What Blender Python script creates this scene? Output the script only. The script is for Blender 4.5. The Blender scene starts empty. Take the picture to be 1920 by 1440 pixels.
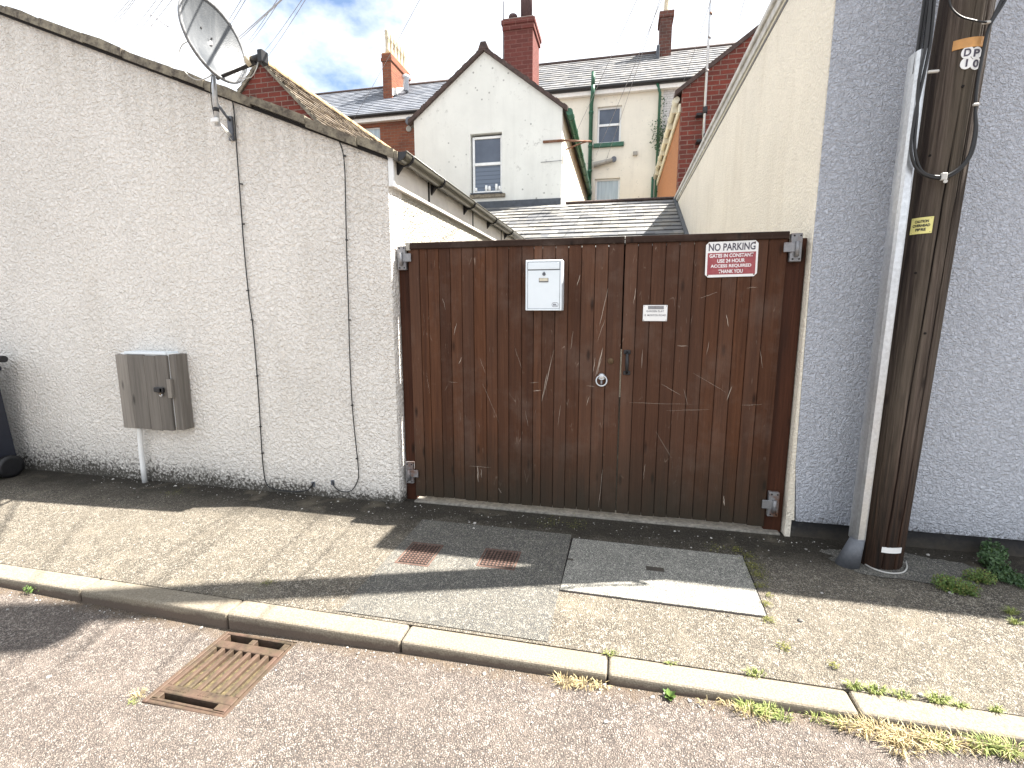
import bpy, bmesh, math, random
from mathutils import Vector, Matrix, noise
from mathutils.geometry import tessellate_polygon
random.seed(7)
R = math.radians
SC = bpy.context.scene
# ------------------------------------------------------------------ camera
F_PX, PITCH, YAW, CAMZ = 905.0, R(8.9), R(12.4), 1.5
cam_d = bpy.data.cameras.new("camera"); cam = bpy.data.objects.new("camera", cam_d)
SC.collection.objects.link(cam); SC.camera = cam
cam.location = (0, 0, CAMZ); cam.rotation_euler = (math.pi/2-PITCH, 0, YAW)
cam_d.sensor_width = 36; cam_d.lens = 36*F_PX/1920; cam_d.clip_end = 2000; cam_d.clip_start = .05
# ------------------------------------------------------------------ sun, sky, exposure
SUN = Vector((.66, .185, 1)).normalized()
sd = bpy.data.lights.new("sun", 'SUN'); sd.energy = 5.0; sd.angle = R(.5); sd.color = (1, .94, .86)
so = bpy.data.objects.new("sun", sd); SC.collection.objects.link(so)
so.rotation_euler = SUN.to_track_quat('Z', 'Y').to_euler()
W = bpy.data.worlds.new("World"); SC.world = W; W.use_nodes = True
wn, wl = W.node_tree.nodes, W.node_tree.links; wn.clear()
sky = wn.new('ShaderNodeTexSky'); sky.sky_type = 'NISHITA'; sky.sun_disc = False
sky.sun_elevation = math.asin(SUN.z); sky.sun_rotation = math.atan2(SUN.x, SUN.y)
tc = wn.new('ShaderNodeTexCoord'); mp = wn.new('ShaderNodeMapping'); mp.inputs['Scale'].default_value = (1, 1, 1.7); mp.inputs['Location'].default_value = (3.3, 1.7, .4)
wl.new(tc.outputs['Generated'], mp.inputs[0])
nz = wn.new('ShaderNodeTexNoise'); nz.inputs['Scale'].default_value = 2.6; nz.inputs['Detail'].default_value = 9; nz.inputs['Roughness'].default_value = .58
wl.new(mp.outputs[0], nz.inputs['Vector'])
cr = wn.new('ShaderNodeValToRGB'); cr.color_ramp.elements[0].position = .30; cr.color_ramp.elements[1].position = .45
wl.new(nz.outputs[0], cr.inputs[0])
nz2 = wn.new('ShaderNodeTexNoise'); nz2.inputs['Scale'].default_value = 5; nz2.inputs['Detail'].default_value = 6
wl.new(mp.outputs[0], nz2.inputs['Vector'])
cc = wn.new('ShaderNodeMix'); cc.data_type = 'RGBA'; cc.inputs[6].default_value = (4.9, 5.3, 6.0, 1); cc.inputs[7].default_value = (7.6, 7.8, 8.0, 1)
wl.new(nz2.outputs[0], cc.inputs[0])
mx = wn.new('ShaderNodeMix'); mx.data_type = 'RGBA'
wl.new(cr.outputs[0], mx.inputs[0]); wl.new(sky.outputs[0], mx.inputs[6]); wl.new(cc.outputs[2], mx.inputs[7])
bg = wn.new('ShaderNodeBackground'); bg.inputs[1].default_value = .055
wo = wn.new('ShaderNodeOutputWorld'); wl.new(mx.outputs[2], bg.inputs[0]); wl.new(bg.outputs[0], wo.inputs[0])
SC.view_settings.view_transform = 'Standard'; SC.view_settings.look = 'None'; SC.view_settings.gamma = 1
SC.view_settings.exposure = 2.25

# ------------------------------------------------------------------ measuring: where a sight line meets a real plane
def at(px, py, X=None, Y=None, Z=None):
    d = Vector(((px-960)/F_PX, 1, -(py-720)/F_PX))
    c, s = math.cos(PITCH), math.sin(PITCH); d = Vector((d.x, d.y*c+d.z*s, -d.y*s+d.z*c))
    c, s = math.cos(YAW), math.sin(YAW); d = Vector((d.x*c-d.y*s, d.x*s+d.y*c, d.z))
    o = Vector((0, 0, CAMZ))
    if X is not None: t = X/d.x
    elif Y is not None: t = Y/d.y
    else: t = (Z-CAMZ)/d.z
    return o+d*t

# ------------------------------------------------------------------ material helper
class M:
    def __init__(s, name):
        s.m = bpy.data.materials.new(name); s.m.use_nodes = True
        s.nt = s.m.node_tree; s.n = s.nt.nodes; s.l = s.nt.links
        s.b = s.n['Principled BSDF']; s.pos = s.n.new('ShaderNodeNewGeometry').outputs['Position']
    def nd(s, t, **k):
        o = s.n.new(t)
        for a, v in k.items(): setattr(o, a, v)
        return o
    def put(s, sock, v):
        if isinstance(v, bpy.types.NodeSocket): s.l.new(v, sock)
        elif isinstance(v, tuple) and len(v) == 3 and sock.type == 'RGBA': sock.default_value = (*v, 1)
        else: sock.default_value = v
    def scale(s, sc, loc=(0, 0, 0), v=None, rot=(0, 0, 0)):
        o = s.nd('ShaderNodeMapping'); s.l.new(v or s.pos, o.inputs[0])
        o.inputs['Scale'].default_value = sc; o.inputs['Location'].default_value = loc; o.inputs['Rotation'].default_value = rot
        return o.outputs[0]
    def noise(s, scale, detail=4, rough=.5, v=None, dist=0):
        o = s.nd('ShaderNodeTexNoise'); s.l.new(v or s.pos, o.inputs['Vector'])
        o.inputs['Scale'].default_value = scale; o.inputs['Detail'].default_value = detail
        o.inputs['Roughness'].default_value = rough; o.inputs['Distortion'].default_value = dist
        return o.outputs[0]
    def vor(s, scale, v=None, feat='F1', out=0, rnd=1):
        o = s.nd('ShaderNodeTexVoronoi', feature=feat); s.l.new(v or s.pos, o.inputs['Vector'])
        o.inputs['Scale'].default_value = scale; o.inputs['Randomness'].default_value = rnd
        return o.outputs[out]
    def ramp(s, f, stops):
        o = s.nd('ShaderNodeValToRGB'); s.l.new(f, o.inputs[0]); e = o.color_ramp.elements
        while len(e) < len(stops): e.new(.5)
        for i, (p, c) in enumerate(stops):
            e[i].position = p; e[i].color = (c, c, c, 1) if not isinstance(c, tuple) else (*c, 1)
        return o.outputs[0]
    def mix(s, f, a, b, mode='MIX'):
        o = s.nd('ShaderNodeMix', data_type='RGBA', blend_type=mode)
        s.put(o.inputs[0], f); s.put(o.inputs[6], a); s.put(o.inputs[7], b); return o.outputs[2]
    def math(s, op, a, b=0., c=0.):
        o = s.nd('ShaderNodeMath', operation=op); s.put(o.inputs[0], a); s.put(o.inputs[1], b); s.put(o.inputs[2], c); return o.outputs[0]
    def rng(s, v, a, b, c=0., d=1.):
        o = s.nd('ShaderNodeMapRange'); s.put(o.inputs[0], v)
        for i, k in enumerate((a, b, c, d)): o.inputs[i+1].default_value = k
        return o.outputs[0]
    def xyz(s, v=None):
        o = s.nd('ShaderNodeSeparateXYZ'); s.l.new(v or s.pos, o.inputs[0]); return o.outputs
    def attr(s, name='rnd'):
        return s.nd('ShaderNodeAttribute', attribute_name=name).outputs['Fac']
    def bump(s, h, dist, strength=1., nrm=None):
        o = s.nd('ShaderNodeBump'); o.inputs['Distance'].default_value = dist; o.inputs['Strength'].default_value = strength
        s.l.new(h, o.inputs['Height'])
        if nrm: s.l.new(nrm, o.inputs['Normal'])
        return o.outputs[0]
    def done(s, col, rough=.8, nrm=None, metal=0., spec=.5, **k):
        s.put(s.b.inputs['Base Color'], col); s.put(s.b.inputs['Roughness'], rough)
        s.put(s.b.inputs['Metallic'], metal); s.b.inputs['Specular IOR Level'].default_value = spec
        if nrm: s.l.new(nrm, s.b.inputs['Normal'])
        for a, v in k.items(): s.put(s.b.inputs[a], v)
        return s.m

def plain(name, col, rough=.6, metal=0., var=.25, sc=30, spec=.5):
    m = M(name); n = m.noise(sc, 5, .6); n2 = m.noise(sc*.15, 3)
    c = m.mix(m.ramp(n, [(.3, 0.), (.7, 1.)]), tuple(x*(1-var) for x in col), tuple(min(1, x*(1+var)) for x in col))
    c = m.mix(m.rng(n2, .35, .7, 0, .35), c, tuple(x*.6 for x in col))
    return m.done(c, rough, m.bump(n, .001), metal, spec)

def roughcast(name, col, dirt=(.045, .04, .03), bs=46, base_dirt=None, streak=.0, amp=.012, var=.12, rake=False):
    m = M(name)
    w = m.nd('ShaderNodeVectorMath', operation='ADD'); nn = m.nd('ShaderNodeTexNoise'); nn.inputs['Scale'].default_value = 30; m.l.new(m.pos, nn.inputs[0])
    sc = m.nd('ShaderNodeVectorMath', operation='SCALE'); m.l.new(nn.outputs['Color'], sc.inputs[0]); sc.inputs['Scale'].default_value = .03
    m.l.new(m.pos, w.inputs[0]); m.l.new(sc.outputs[0], w.inputs[1]); v = w.outputs[0]
    a = m.vor(bs, v, 'SMOOTH_F1'); b = m.noise(bs*2.1, 5, .6, v); c = m.noise(bs*.55, 3, .5)
    fine = m.vor(bs*1.9, v)
    h = m.math('ADD', m.math('MULTIPLY', m.rng(a, 0, .75, 1, 0), .75), m.math('ADD', m.math('MULTIPLY', b, .35), m.math('ADD', m.math('MULTIPLY', c, .35), m.math('MULTIPLY', m.rng(fine, 0, .7, 1, 0), .35))))
    nrm = m.bump(h, amp)
    big = m.noise(1.1, 5, .6); mid = m.noise(5, 5, .6)
    base = m.mix(m.rng(big, .3, .7), tuple(x*(1-var) for x in col), col)
    base = m.mix(m.rng(mid, .5, .8, 0, .22), base, tuple(x*.72 for x in col))
    crev = m.rng(h, .66, 1.0, .22, 0)                       # darker in the hollows of the render
    base = m.mix(crev, base, tuple(x*.52 for x in col))
    sx = m.xyz()
    if rake:      # rain washes dirt down from the raking coping
        dz = m.math('SUBTRACT', m.math('SUBTRACT', 1.965, m.math('MULTIPLY', sx[0], .3935)), sx[2])
        st = m.noise(1, 6, .7, m.scale((11, 11, .6))); f = m.math('MULTIPLY', m.rng(dz, .0, .75, 1, 0), m.rng(st, .42, .7, .0, .45))
        base = m.mix(f, base, (.33, .29, .22))
    if streak:
        st = m.noise(1, 6, .7, m.scale((3.2, 3.2, .5)))
        base = m.mix(m.rng(st, .5, .72, 0, streak), base, tuple(x*y for x, y in zip(col, (.55, .5, .42))))
    if base_dirt:
        x0, x1, z0, z1 = base_dirt                       # mossy splash zone: height z0 at x0 rising to z1 at x1
        top = m.rng(sx[0], x0, x1, z0, z1)
        rel = m.math('DIVIDE', sx[2], top)
        lv = m.math('ADD', m.math('SUBTRACT', m.math('MULTIPLY', m.noise(2.5, 5, .6), .8), rel), m.math('MULTIPLY', m.math('SUBTRACT', 1.0, h), 1.1))
        f = m.rng(lv, -.15, .5, 0, .92)
        base = m.mix(m.rng(m.math('SUBTRACT', 1.6, rel), -.2, 1.2, 0, .35), base, tuple(x*.55 for x in col))
        base = m.mix(f, base, dirt)
    return m.done(base, .92, nrm, spec=.25)

def uv(m, zdiv=1.):
    """brick coordinates: along the wall / height, for walls facing either way"""
    g = m.nd('ShaderNodeNewGeometry'); n = m.xyz(g.outputs['True Normal']); p = m.xyz()
    k = m.math('GREATER_THAN', m.math('ABSOLUTE', n[0]), .6)
    u = m.math('ADD', m.math('MULTIPLY', p[1], k), m.math('MULTIPLY', p[0], m.math('SUBTRACT', 1., k)))
    o = m.nd('ShaderNodeCombineXYZ'); m.l.new(u, o.inputs[0]); m.l.new(p[2], o.inputs[1]); return o.outputs[0]

def brick(name, c1, c2, mortar, w=.24, h=.083, soot=.3, paint=False):
    m = M(name); t = m.nd('ShaderNodeTexBrick'); m.l.new(uv(m), t.inputs[0])
    t.inputs['Color1'].default_value = (*c1, 1); t.inputs['Color2'].default_value = (*c2, 1); t.inputs['Mortar'].default_value = (*mortar, 1)
    t.inputs['Scale'].default_value = 1; t.inputs['Brick Width'].default_value = w; t.inputs['Row Height'].default_value = h
    t.inputs['Mortar Size'].default_value = .011; t.inputs['Mortar Smooth'].default_value = .2; t.inputs['Bias'].default_value = -.1
    n = m.noise(25, 6, .65); n2 = m.noise(1.6, 5, .65)
    c = m.mix(m.rng(n, .3, .7, 0, .55), t.outputs[0], tuple(x*.55 for x in c1))
    c = m.mix(m.rng(n2, .45, .75, 0, soot), c, (.05, .035, .03))
    return m.done(c, .9, m.bump(m.math('SUBTRACT', m.math('MULTIPLY', n, .3), t.outputs[1]), .01), spec=.2)

def tarmac(name, lo, mid, hi, scale=95, dirt=None, bumpd=.006, worn=.35):
    m = M(name)
    v = m.vor(scale, out=1); d = m.vor(scale); v2 = m.vor(scale*.45, out=1); d2 = m.vor(scale*.45)
    g = m.xyz(v)[0]; g2 = m.xyz(v2)[1]
    c = m.ramp(g, [(0., lo), (.35, mid), (.8, mid), (1., hi)])
    c = m.mix(m.rng(g2, .8, .83, 0, .8), c, hi)
    gap = m.rng(d, .32, .58, 0, .85)
    c = m.mix(gap, c, tuple(x*.45 for x in lo))
    big = m.noise(1.3, 6, .65); b2 = m.noise(7, 5, .6)
    c = m.mix(m.rng(big, .35, .7, 0, worn), c, tuple(x*.55 for x in mid))
    c = m.mix(m.rng(b2, .5, .8, 0, .3), c, tuple(min(1, x*1.25) for x in mid))
    if dirt: c = dirt(m, c)
    h = m.math('ADD', m.rng(d, 0, .6, 1, 0), m.math('MULTIPLY', m.rng(d2, 0, .6, 1, 0), .5))
    return m.done(c, .88, m.bump(h, bumpd), spec=.3)

def wood(name, a, b, dark, grey=.0, groove=.0, bottom=None, rot=False, spec=.35):
    m = M(name); r = m.attr()
    off = m.nd('ShaderNodeCombineXYZ'); m.l.new(m.math('MULTIPLY', r, 37.), off.inputs[2]); m.l.new(m.math('MULTIPLY', r, 11.), off.inputs[0])
    ad = m.nd('ShaderNodeVectorMath', operation='ADD'); m.l.new(m.pos, ad.inputs[0]); m.l.new(off.outputs[0], ad.inputs[1])
    s1 = (70, 70, 2.2) if not rot else (2.2, 70, 70)
    g = m.noise(1, 7, .68, m.scale(s1, v=ad.outputs[0]), .6); g2 = m.noise(1, 4, .6, m.scale((14, 14, .9) if not rot else (.9, 14, 14), v=ad.outputs[0]), .4)
    c = m.mix(m.rng(g, .3, .7), a, b)
    c = m.mix(m.rng(g2, .42, .75, 0, .8), c, dark)
    c = m.mix(m.rng(r, 0, 1, 0, .55), c, dark)
    if bottom: c = m.mix(m.math('MULTIPLY', m.math('FRACT', m.math('MULTIPLY', r, 7.3)), .32), c, (.115, .075, .058))
    kn = m.vor(1, m.scale((9, 9, 2.6), v=ad.outputs[0]))
    c = m.mix(m.rng(kn, .05, .15, .8, 0), c, tuple(x*.3 for x in dark))
    if grey:
        w1 = m.noise(3.2, 6, .7); c = m.mix(m.rng(w1, .5, .72, 0, grey), c, (.16, .125, .105))
        sc1 = m.vor(1, m.scale((26, 26, 3.2), rot=(0, .25, 0)), 'DISTANCE_TO_EDGE'); mk = m.noise(9, 3, .6)
        f = m.math('MULTIPLY', m.rng(sc1, .004, .02, 1, 0), m.rng(mk, .6, .7, 0, .5)); c = m.mix(f, c, (.34, .27, .22))
    if bottom:
        z = m.xyz()[2]; nn = m.noise(5, 5, .6)
        f = m.rng(m.math('SUBTRACT', m.math('ADD', z, m.math('MULTIPLY', nn, .3)), .0), .2, bottom, .8, 0); c = m.mix(f, c, (.028, .027, .020))
    return m.done(c, m.rng(g, .2, .8, .5, .8), m.bump(g, .003), spec=spec)

def metal(name, col, rough=.4, met=1., rust=0., sc=60):
    m = M(name); n = m.noise(sc, 5, .6); n2 = m.noise(6, 5, .65)
    c = m.mix(m.rng(n, .3, .7), tuple(x*.75 for x in col), col)
    if rust: c = m.mix(m.rng(n2, .62-rust*.4, .72-rust*.3, 0, .9), c, (.16, .07, .035))
    return m.done(c, m.rng(n2, .3, .7, rough*.8, min(1, rough*1.4)), m.bump(n, .0008), met)

def slate(name, c1, c2, moss=(.3, .27, .2), mossf=.3):
    m = M(name); r = m.attr(); n = m.noise(40, 5, .6); n2 = m.noise(2.2, 6, .7); n3 = m.noise(11, 5, .7)
    c = m.mix(r, c1, c2); c = m.mix(m.rng(n, .35, .7, 0, .4), c, tuple(x*.6 for x in c1))
    c = m.mix(m.rng(n2, .45, .75, 0, mossf), c, moss); c = m.mix(m.rng(n3, .62, .7, 0, mossf), c, tuple(x*.5 for x in c1))
    return m.done(c, .62, m.bump(n, .003), spec=.4)

# ---- materials
def pave_dirt_shade(m, c):
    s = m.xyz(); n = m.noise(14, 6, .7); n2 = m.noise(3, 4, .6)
    f = m.rng(m.math('ADD', s[1], m.math('ADD', m.math('MULTIPLY', n, .22), m.math('MULTIPLY', n2, .5))), 3.12, 3.5, 0, .88)   # moss and silt along the foot of the walls, darkened further as painted shade
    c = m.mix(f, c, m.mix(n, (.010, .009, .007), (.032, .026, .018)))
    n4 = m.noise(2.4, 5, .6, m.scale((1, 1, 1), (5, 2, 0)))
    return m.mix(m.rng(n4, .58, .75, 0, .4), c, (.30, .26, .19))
def road_dirt(m, c):
    s = m.xyz(); n = m.noise(16, 6, .7)
    wv = m.nd('ShaderNodeVectorMath', operation='ADD'); wn_ = m.nd('ShaderNodeTexNoise'); wn_.inputs['Scale'].default_value = 2.5; m.l.new(m.pos, wn_.inputs[0]); m.l.new(m.pos, wv.inputs[0])
    ws = m.nd('ShaderNodeVectorMath', operation='SCALE'); m.l.new(wn_.outputs['Color'], ws.inputs[0]); ws.inputs['Scale'].default_value = .35; m.l.new(ws.outputs[0], wv.inputs[1])
    ck = m.math('MULTIPLY', m.rng(m.vor(.9, wv.outputs[0], 'DISTANCE_TO_EDGE'), .002, .010, 1, 0), m.rng(m.noise(1.7, 3), .56, .66, 0, .4)); c = m.mix(ck, c, (.03, .026, .02))
    c = m.mix(m.rng(m.noise(2.3, 4, .6, m.scale((1, 1, 1), (9, 4, 0))), .6, .68, 0, .35), c, (.09, .075, .066))
    f = m.rng(m.math('ADD', s[1], m.math('MULTIPLY', n, .16)), 1.84, 1.93, 0, .8)
    return m.mix(f, c, m.mix(n, (.05, .035, .022), (.17, .125, .08)))
mt = {}
mt['road'] = tarmac('road_tarmac', (.075, .066, .062), (.245, .205, .175), (.44, .39, .345), 165, road_dirt, worn=.3)
mt['pave'] = tarmac('pavement_tarmac', (.07, .064, .055), (.265, .232, .182), (.50, .455, .38), 155, pave_dirt_shade, worn=.35)
mt['patch'] = tarmac('patch_tarmac', (.085, .088, .09), (.205, .192, .162), (.38, .36, .31), 175, None, .004, .2)
mt['gran'] = tarmac('granite_slab', (.17, .17, .16), (.33, .32, .28), (.54, .52, .46), 190, None, .0015, .1)
mt['kerb'] = (lambda m: m.done(m.mix(m.rng(m.noise(120, 5, .6), .35, .68), m.mix(m.rng(m.noise(3, 5, .6), .3, .7), (.26, .225, .17), (.36, .315, .24)), (.47, .42, .33)), .85,
        m.bump(m.noise(90, 4, .6), .003)))(M('kerb_concrete'))
def kerbm():
    m = M('kerb_stone_concrete'); n = m.noise(130, 5, .65); n2 = m.noise(3.5, 6, .65); g = m.nd('ShaderNodeNewGeometry'); nz_ = m.xyz(g.outputs['Normal'])
    c = m.mix(m.rng(n, .36, .66), (.135, .117, .09), (.27, .24, .19)); c = m.mix(m.rng(n2, .45, .72, 0, .45), c, (.17, .14, .10))
    z = m.xyz()[2]; f = m.rng(m.math('ADD', z, m.math('MULTIPLY', m.noise(20, 5, .7), .05)), -.014, .004, .82, 0)
    c = m.mix(f, c, (.085, .062, .05)); return m.done(c, .88, m.bump(n, .003), spec=.25)  # brown staining on the kerb face, deepened to paint in its shade
mt['kerb'] = kerbm()
mt['conc'] = plain('concrete', (.36, .34, .30), .9, var=.3, sc=60)
mt['sill'] = plain('dirty_threshold', (.20, .185, .16), .9, var=.5, sc=40)
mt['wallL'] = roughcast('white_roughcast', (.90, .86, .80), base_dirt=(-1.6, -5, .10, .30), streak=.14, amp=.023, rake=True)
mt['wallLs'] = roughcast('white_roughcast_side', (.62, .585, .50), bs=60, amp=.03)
mt['smooth'] = plain('smooth_render', (.60, .58, .54), .85, var=.12, sc=18)
mt['grey'] = roughcast('grey_roughcast', (.60, .63, .70), bs=76, base_dirt=(0, 5, .17, .17), amp=.021, var=.06)
mt['cream'] = roughcast('cream_roughcast', (.88, .82, .70), bs=70, streak=.26, amp=.008)
mt['plinth'] = (lambda m: m.done(m.mix(m.rng(m.math('ADD', m.xyz()[2], m.math('MULTIPLY', m.noise(18, 6, .7), .16)), .05, .16, .75, 0), m.mix(m.rng(m.noise(9, 6, .7), .55, .72, 0, .8), (.016, .016, .018), (.075, .072, .066)), (.085, .07, .05)), .8, m.bump(m.noise(40, 5, .6), .003)))(M('black_plinth_paint'))
mt['gate'] = wood('stained_gate_boards', (.112, .045, .021), (.066, .026, .012), (.030, .012, .007), grey=.24, bottom=.75, spec=.15)
mt['post'] = wood('stained_gate_post', (.075, .026, .013), (.042, .016, .009), (.016, .008, .006), spec=.15)
mt['rail'] = wood('stained_rail', (.046, .024, .016), (.026, .014, .010), (.012, .008, .006), grey=.25, rot=True, spec=.15)
mt['bare'] = plain('bare_scratched_wood', (.50, .42, .35), .8, var=.2)
mt['oldwood'] = wood('silvered_wood', (.27, .245, .215), (.18, .163, .142), (.06, .053, .046))
mt['gap'] = plain('dark_groove', (.006, .004, .003), .95, var=.1)
mt['white'] = plain('white_paint', (.80, .81, .80), .45, var=.05, sc=12)
mt['postbox'] = plain('pale_blue_white_enamel', (.70, .76, .80), .35, var=.03, sc=9)
mt['black'] = plain('black_plastic', (.012, .012, .014), .45, var=.3)
mt['blackm'] = plain('black_iron', (.010, .010, .012), .5, var=.3)
mt['binm'] = plain('dark_blue_bin_plastic', (.012, .015, .026), .42, var=.15)
mt['galv'] = metal('galvanised_steel', (.60, .62, .64), .38, .85)
mt['galvd'] = metal('weathered_galvanised', (.27, .27, .28), .5, .6, rust=.25)
mt['steelg'] = metal('dull_grey_bracket', (.14, .15, .17), .55, .3)
mt['brass'] = metal('tarnished_brass', (.13, .085, .045), .5, .6)
mt['rust'] = metal('rusty_iron', (.22, .125, .085), .75, .25, rust=.5)
mt['irong'] = (lambda m: m.done(m.mix(m.rng(m.noise(9, 6, .7), .35, .7), m.mix(m.rng(m.noise(40, 5, .6), .3, .7), (.030, .021, .014), (.085, .066, .038)), (.105, .062, .045)), .7, m.bump(m.noise(60, 5, .6), .003), .2))(M('rusty_gully_iron'))
mt['cover'] = (lambda m: m.done(m.mix(m.rng(m.noise(30, 5, .6), .3, .7), (.075, .042, .031), (.15, .09, .07)), .7, m.bump(m.noise(90, 4), .001), .2))(M('rusty_cover_iron'))
mt['coverd'] = plain('dark_cover_recess', (.022, .014, .011), .8, var=.3)
mt['silt'] = (lambda m: m.done(m.mix(m.rng(m.noise(50, 6, .7), .35, .68), (.035, .028, .015), (.16, .125, .06)), .95, m.bump(m.noise(90, 5, .7), .01)))(M('silted_slot'))
mt['void'] = plain('dark_void', (.004, .004, .004), 1., var=.1)
mt['red'] = (lambda m: m.done(m.mix(m.rng(m.noise(30, 5, .6), .35, .75), (.26, .038, .05), (.34, .085, .09)), .5))(M('faded_red_print'))
mt['ink'] = plain('dark_grey_print', (.06, .05, .075), .5, var=.2, sc=80)
mt['signw'] = plain('white_sign_face', (.78, .78, .77), .4, var=.04, sc=20)
mt['letw'] = plain('white_lettering', (.80, .76, .76), .5, var=.04)
mt['yellow'] = plain('yellow_sign_face', (.72, .66, .24), .45, var=.1)
mt['orange'] = plain('orange_tag', (.52, .26, .075), .5, var=.2)
mt['brick'] = brick('red_brick', (.19, .045, .032), (.11, .034, .028), (.24, .17, .14), w=.30, h=.098, soot=.4)
mt['bricko'] = brick('orange_brick', (.27, .10, .055), (.17, .06, .04), (.22, .15, .11), w=.32, h=.11, soot=.35)
mt['brickd'] = brick('sooty_brick', (.15, .065, .05), (.09, .045, .04), (.2, .17, .15), w=.3, h=.12, soot=.6)
mt['brickc'] = brick('maroon_chimney_brick', (.15, .048, .040), (.115, .040, .035), (.21, .10, .085), w=.30, h=.098, soot=.3)
mt['brickw'] = brick('white_painted_brick', (.72, .70, .68), (.66, .64, .62), (.5, .48, .45), soot=.1)
def stained(name, col, spots=.5):
    m = M(name); a = m.noise(.8, 6, .65); b = m.noise(7, 6, .7); c_ = m.noise(1, 5, .65, m.scale((3.5, 3.5, .35)))
    c = m.mix(m.rng(a, .3, .7), tuple(x*.84 for x in col), col); c = m.mix(m.rng(c_, .5, .75, 0, .3), c, tuple(x*.6 for x in col))
    s = m.math('MULTIPLY', m.rng(b, .58, .68, 0, 1), m.rng(a, .45, .62, 0, spots)); c = m.mix(s, c, (.17, .165, .15))
    sp = m.vor(6); s2 = m.math('MULTIPLY', m.rng(sp, .08, .16, 1, 0), m.rng(m.noise(1.1, 3), .5, .6, 0, spots)); c = m.mix(s2, c, (.15, .15, .14))
    return m.done(c, .9, m.bump(b, .004), spec=.2)
mt['gable'] = stained('white_gable_render', (.74, .745, .70), .7)
mt['gables'] = stained('cream_gable_side', (.70, .665, .53), .2)
mt['terr'] = stained('cream_terrace_render', (.80, .75, .64), .6)
mt['slate'] = slate('grey_slates', (.11, .115, .125), (.20, .20, .205), mossf=.35)
mt['slateb'] = slate('blue_grey_slates', (.13, .145, .175), (.20, .215, .245), mossf=.1)
mt['slatel'] = slate('pale_worn_slates', (.10, .105, .115), (.27, .265, .25), moss=(.32, .29, .22), mossf=.6)
def lich():
    m = M('lichen_covered_tiles'); n = m.noise(9, 7, .75); n2 = m.noise(40, 5, .7); r = m.attr()
    c = m.mix(m.rng(n, .4, .58), (.035, .024, .018), (.26, .215, .16)); c = m.mix(m.rng(n2, .52, .66, 0, .8), c, (.38, .33, .26)); c = m.mix(m.math('MULTIPLY', r, .4), c, (.05, .035, .03))
    return m.done(c, .9, m.bump(n, .03))
mt['lichen'] = lich()
mt['lichr'] = plain('orange_lichen_ridge', (.42, .29, .16), .9, var=.35, sc=14)
mt['verge'] = (lambda m: m.done(m.mix(m.rng(m.noise(14, 6, .7), .38, .62), m.mix(m.rng(m.noise(50, 5), .3, .7), (.055, .045, .036), (.14, .12, .095)), (.26, .23, .17)), .9, m.bump(m.noise(25, 6, .7), .012)))(M('mossy_verge_stone'))
mt['tileb'] = plain('dark_brown_tile', (.06, .038, .032), .8, var=.5, sc=14)
mt['lead'] = plain('lead_flashing', (.06, .07, .085), .55, var=.3, sc=12)
mt['gutter'] = plain('grey_brown_gutter', (.10, .095, .075), .32, var=.15, sc=8, spec=.6)
mt['gutb'] = plain('black_gutter', (.014, .013, .014), .5)
mt['green'] = plain('green_pipe_paint', (.022, .10, .055), .45, var=.3, sc=12)
mt['fascia'] = plain('pale_fascia_paint', (.82, .79, .74), .55, var=.08, sc=10)
mt['yel'] = plain('cream_plastic_gutter', (.62, .58, .46), .5, var=.1)
mt['osb'] = (lambda m: m.done(m.mix(m.rng(m.noise(22, 6, .7, None, 1.), .35, .7), (.20, .075, .028), (.40, .17, .065)), .8))(M('orange_chipboard'))
mt['coping'] = plain('weathered_white_coping', (.52, .51, .48), .85, var=.3, sc=9)
mt['glass'] = (lambda m: m.done(m.mix(m.rng(m.noise(2.5, 3), .3, .7), (.035, .05, .08), (.07, .09, .13)), .12, spec=.6))(M('dark_window_glass'))
mt['blind'] = (lambda m: m.done(m.mix(m.math('GREATER_THAN', m.math('FRACT', m.math('MULTIPLY', m.xyz()[2], 11.)), .82), (.10, .13, .18), (.045, .06, .09)), .25, spec=.6))(M('slatted_blind_glass'))
mt['net'] = (lambda m: m.done(m.mix(m.rng(m.noise(1, 4, .6, m.scale((14, 14, .8))), .35, .7), (.30, .38, .43), (.50, .58, .62)), .3))(M('net_curtain_glass'))
mt['potc'] = plain('cream_clay_pot', (.56, .49, .36), .8, var=.3, sc=8)
mt['pott'] = plain('dark_clay_pot', (.075, .04, .04), .7, var=.4)
mt['dish'] = (lambda m: m.done(m.mix(m.rng(m.noise(1, 6, .7, m.scale((5, 9, 3)), .8), .35, .68), (.055, .062, .07), (.12, .128, .135)), .45, m.bump(m.vor(170), .0006), .1))(M('weathered_dish_mesh'))
mt['dishrim'] = plain('dish_rim_grey', (.17, .175, .18), .6, var=.5, sc=50)
mt['cable'] = plain('black_cable', (.010, .010, .011), .5, var=.2)
mt['wcable'] = plain('grey_white_cable', (.50, .49, .46), .6, var=.1)
mt['wire'] = plain('grey_overhead_wire', (.24, .24, .26), .6, var=.1)
mt['leaf'] = (lambda m: m.done(m.mix(m.attr(), (.05, .10, .018), (.13, .20, .04)), .6))(M('weed_leaf'))
mt['ivy'] = (lambda m: m.done(m.mix(m.attr(), (.018, .05, .014), (.05, .10, .03)), .55))(M('dark_ivy_leaf'))
mt['dry'] = (lambda m: m.done(m.mix(m.attr(), (.30, .23, .11), (.50, .42, .24)), .8))(M('dry_grass_blade'))
mt['grass'] = (lambda m: m.done(m.mix(m.attr(), (.10, .15, .03), (.30, .32, .10)), .7))(M('green_grass_blade'))
mt['moss'] = (lambda m: m.done(m.mix(m.attr(), (.06, .07, .015), (.20, .19, .05)), .9))(M('moss'))
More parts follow.
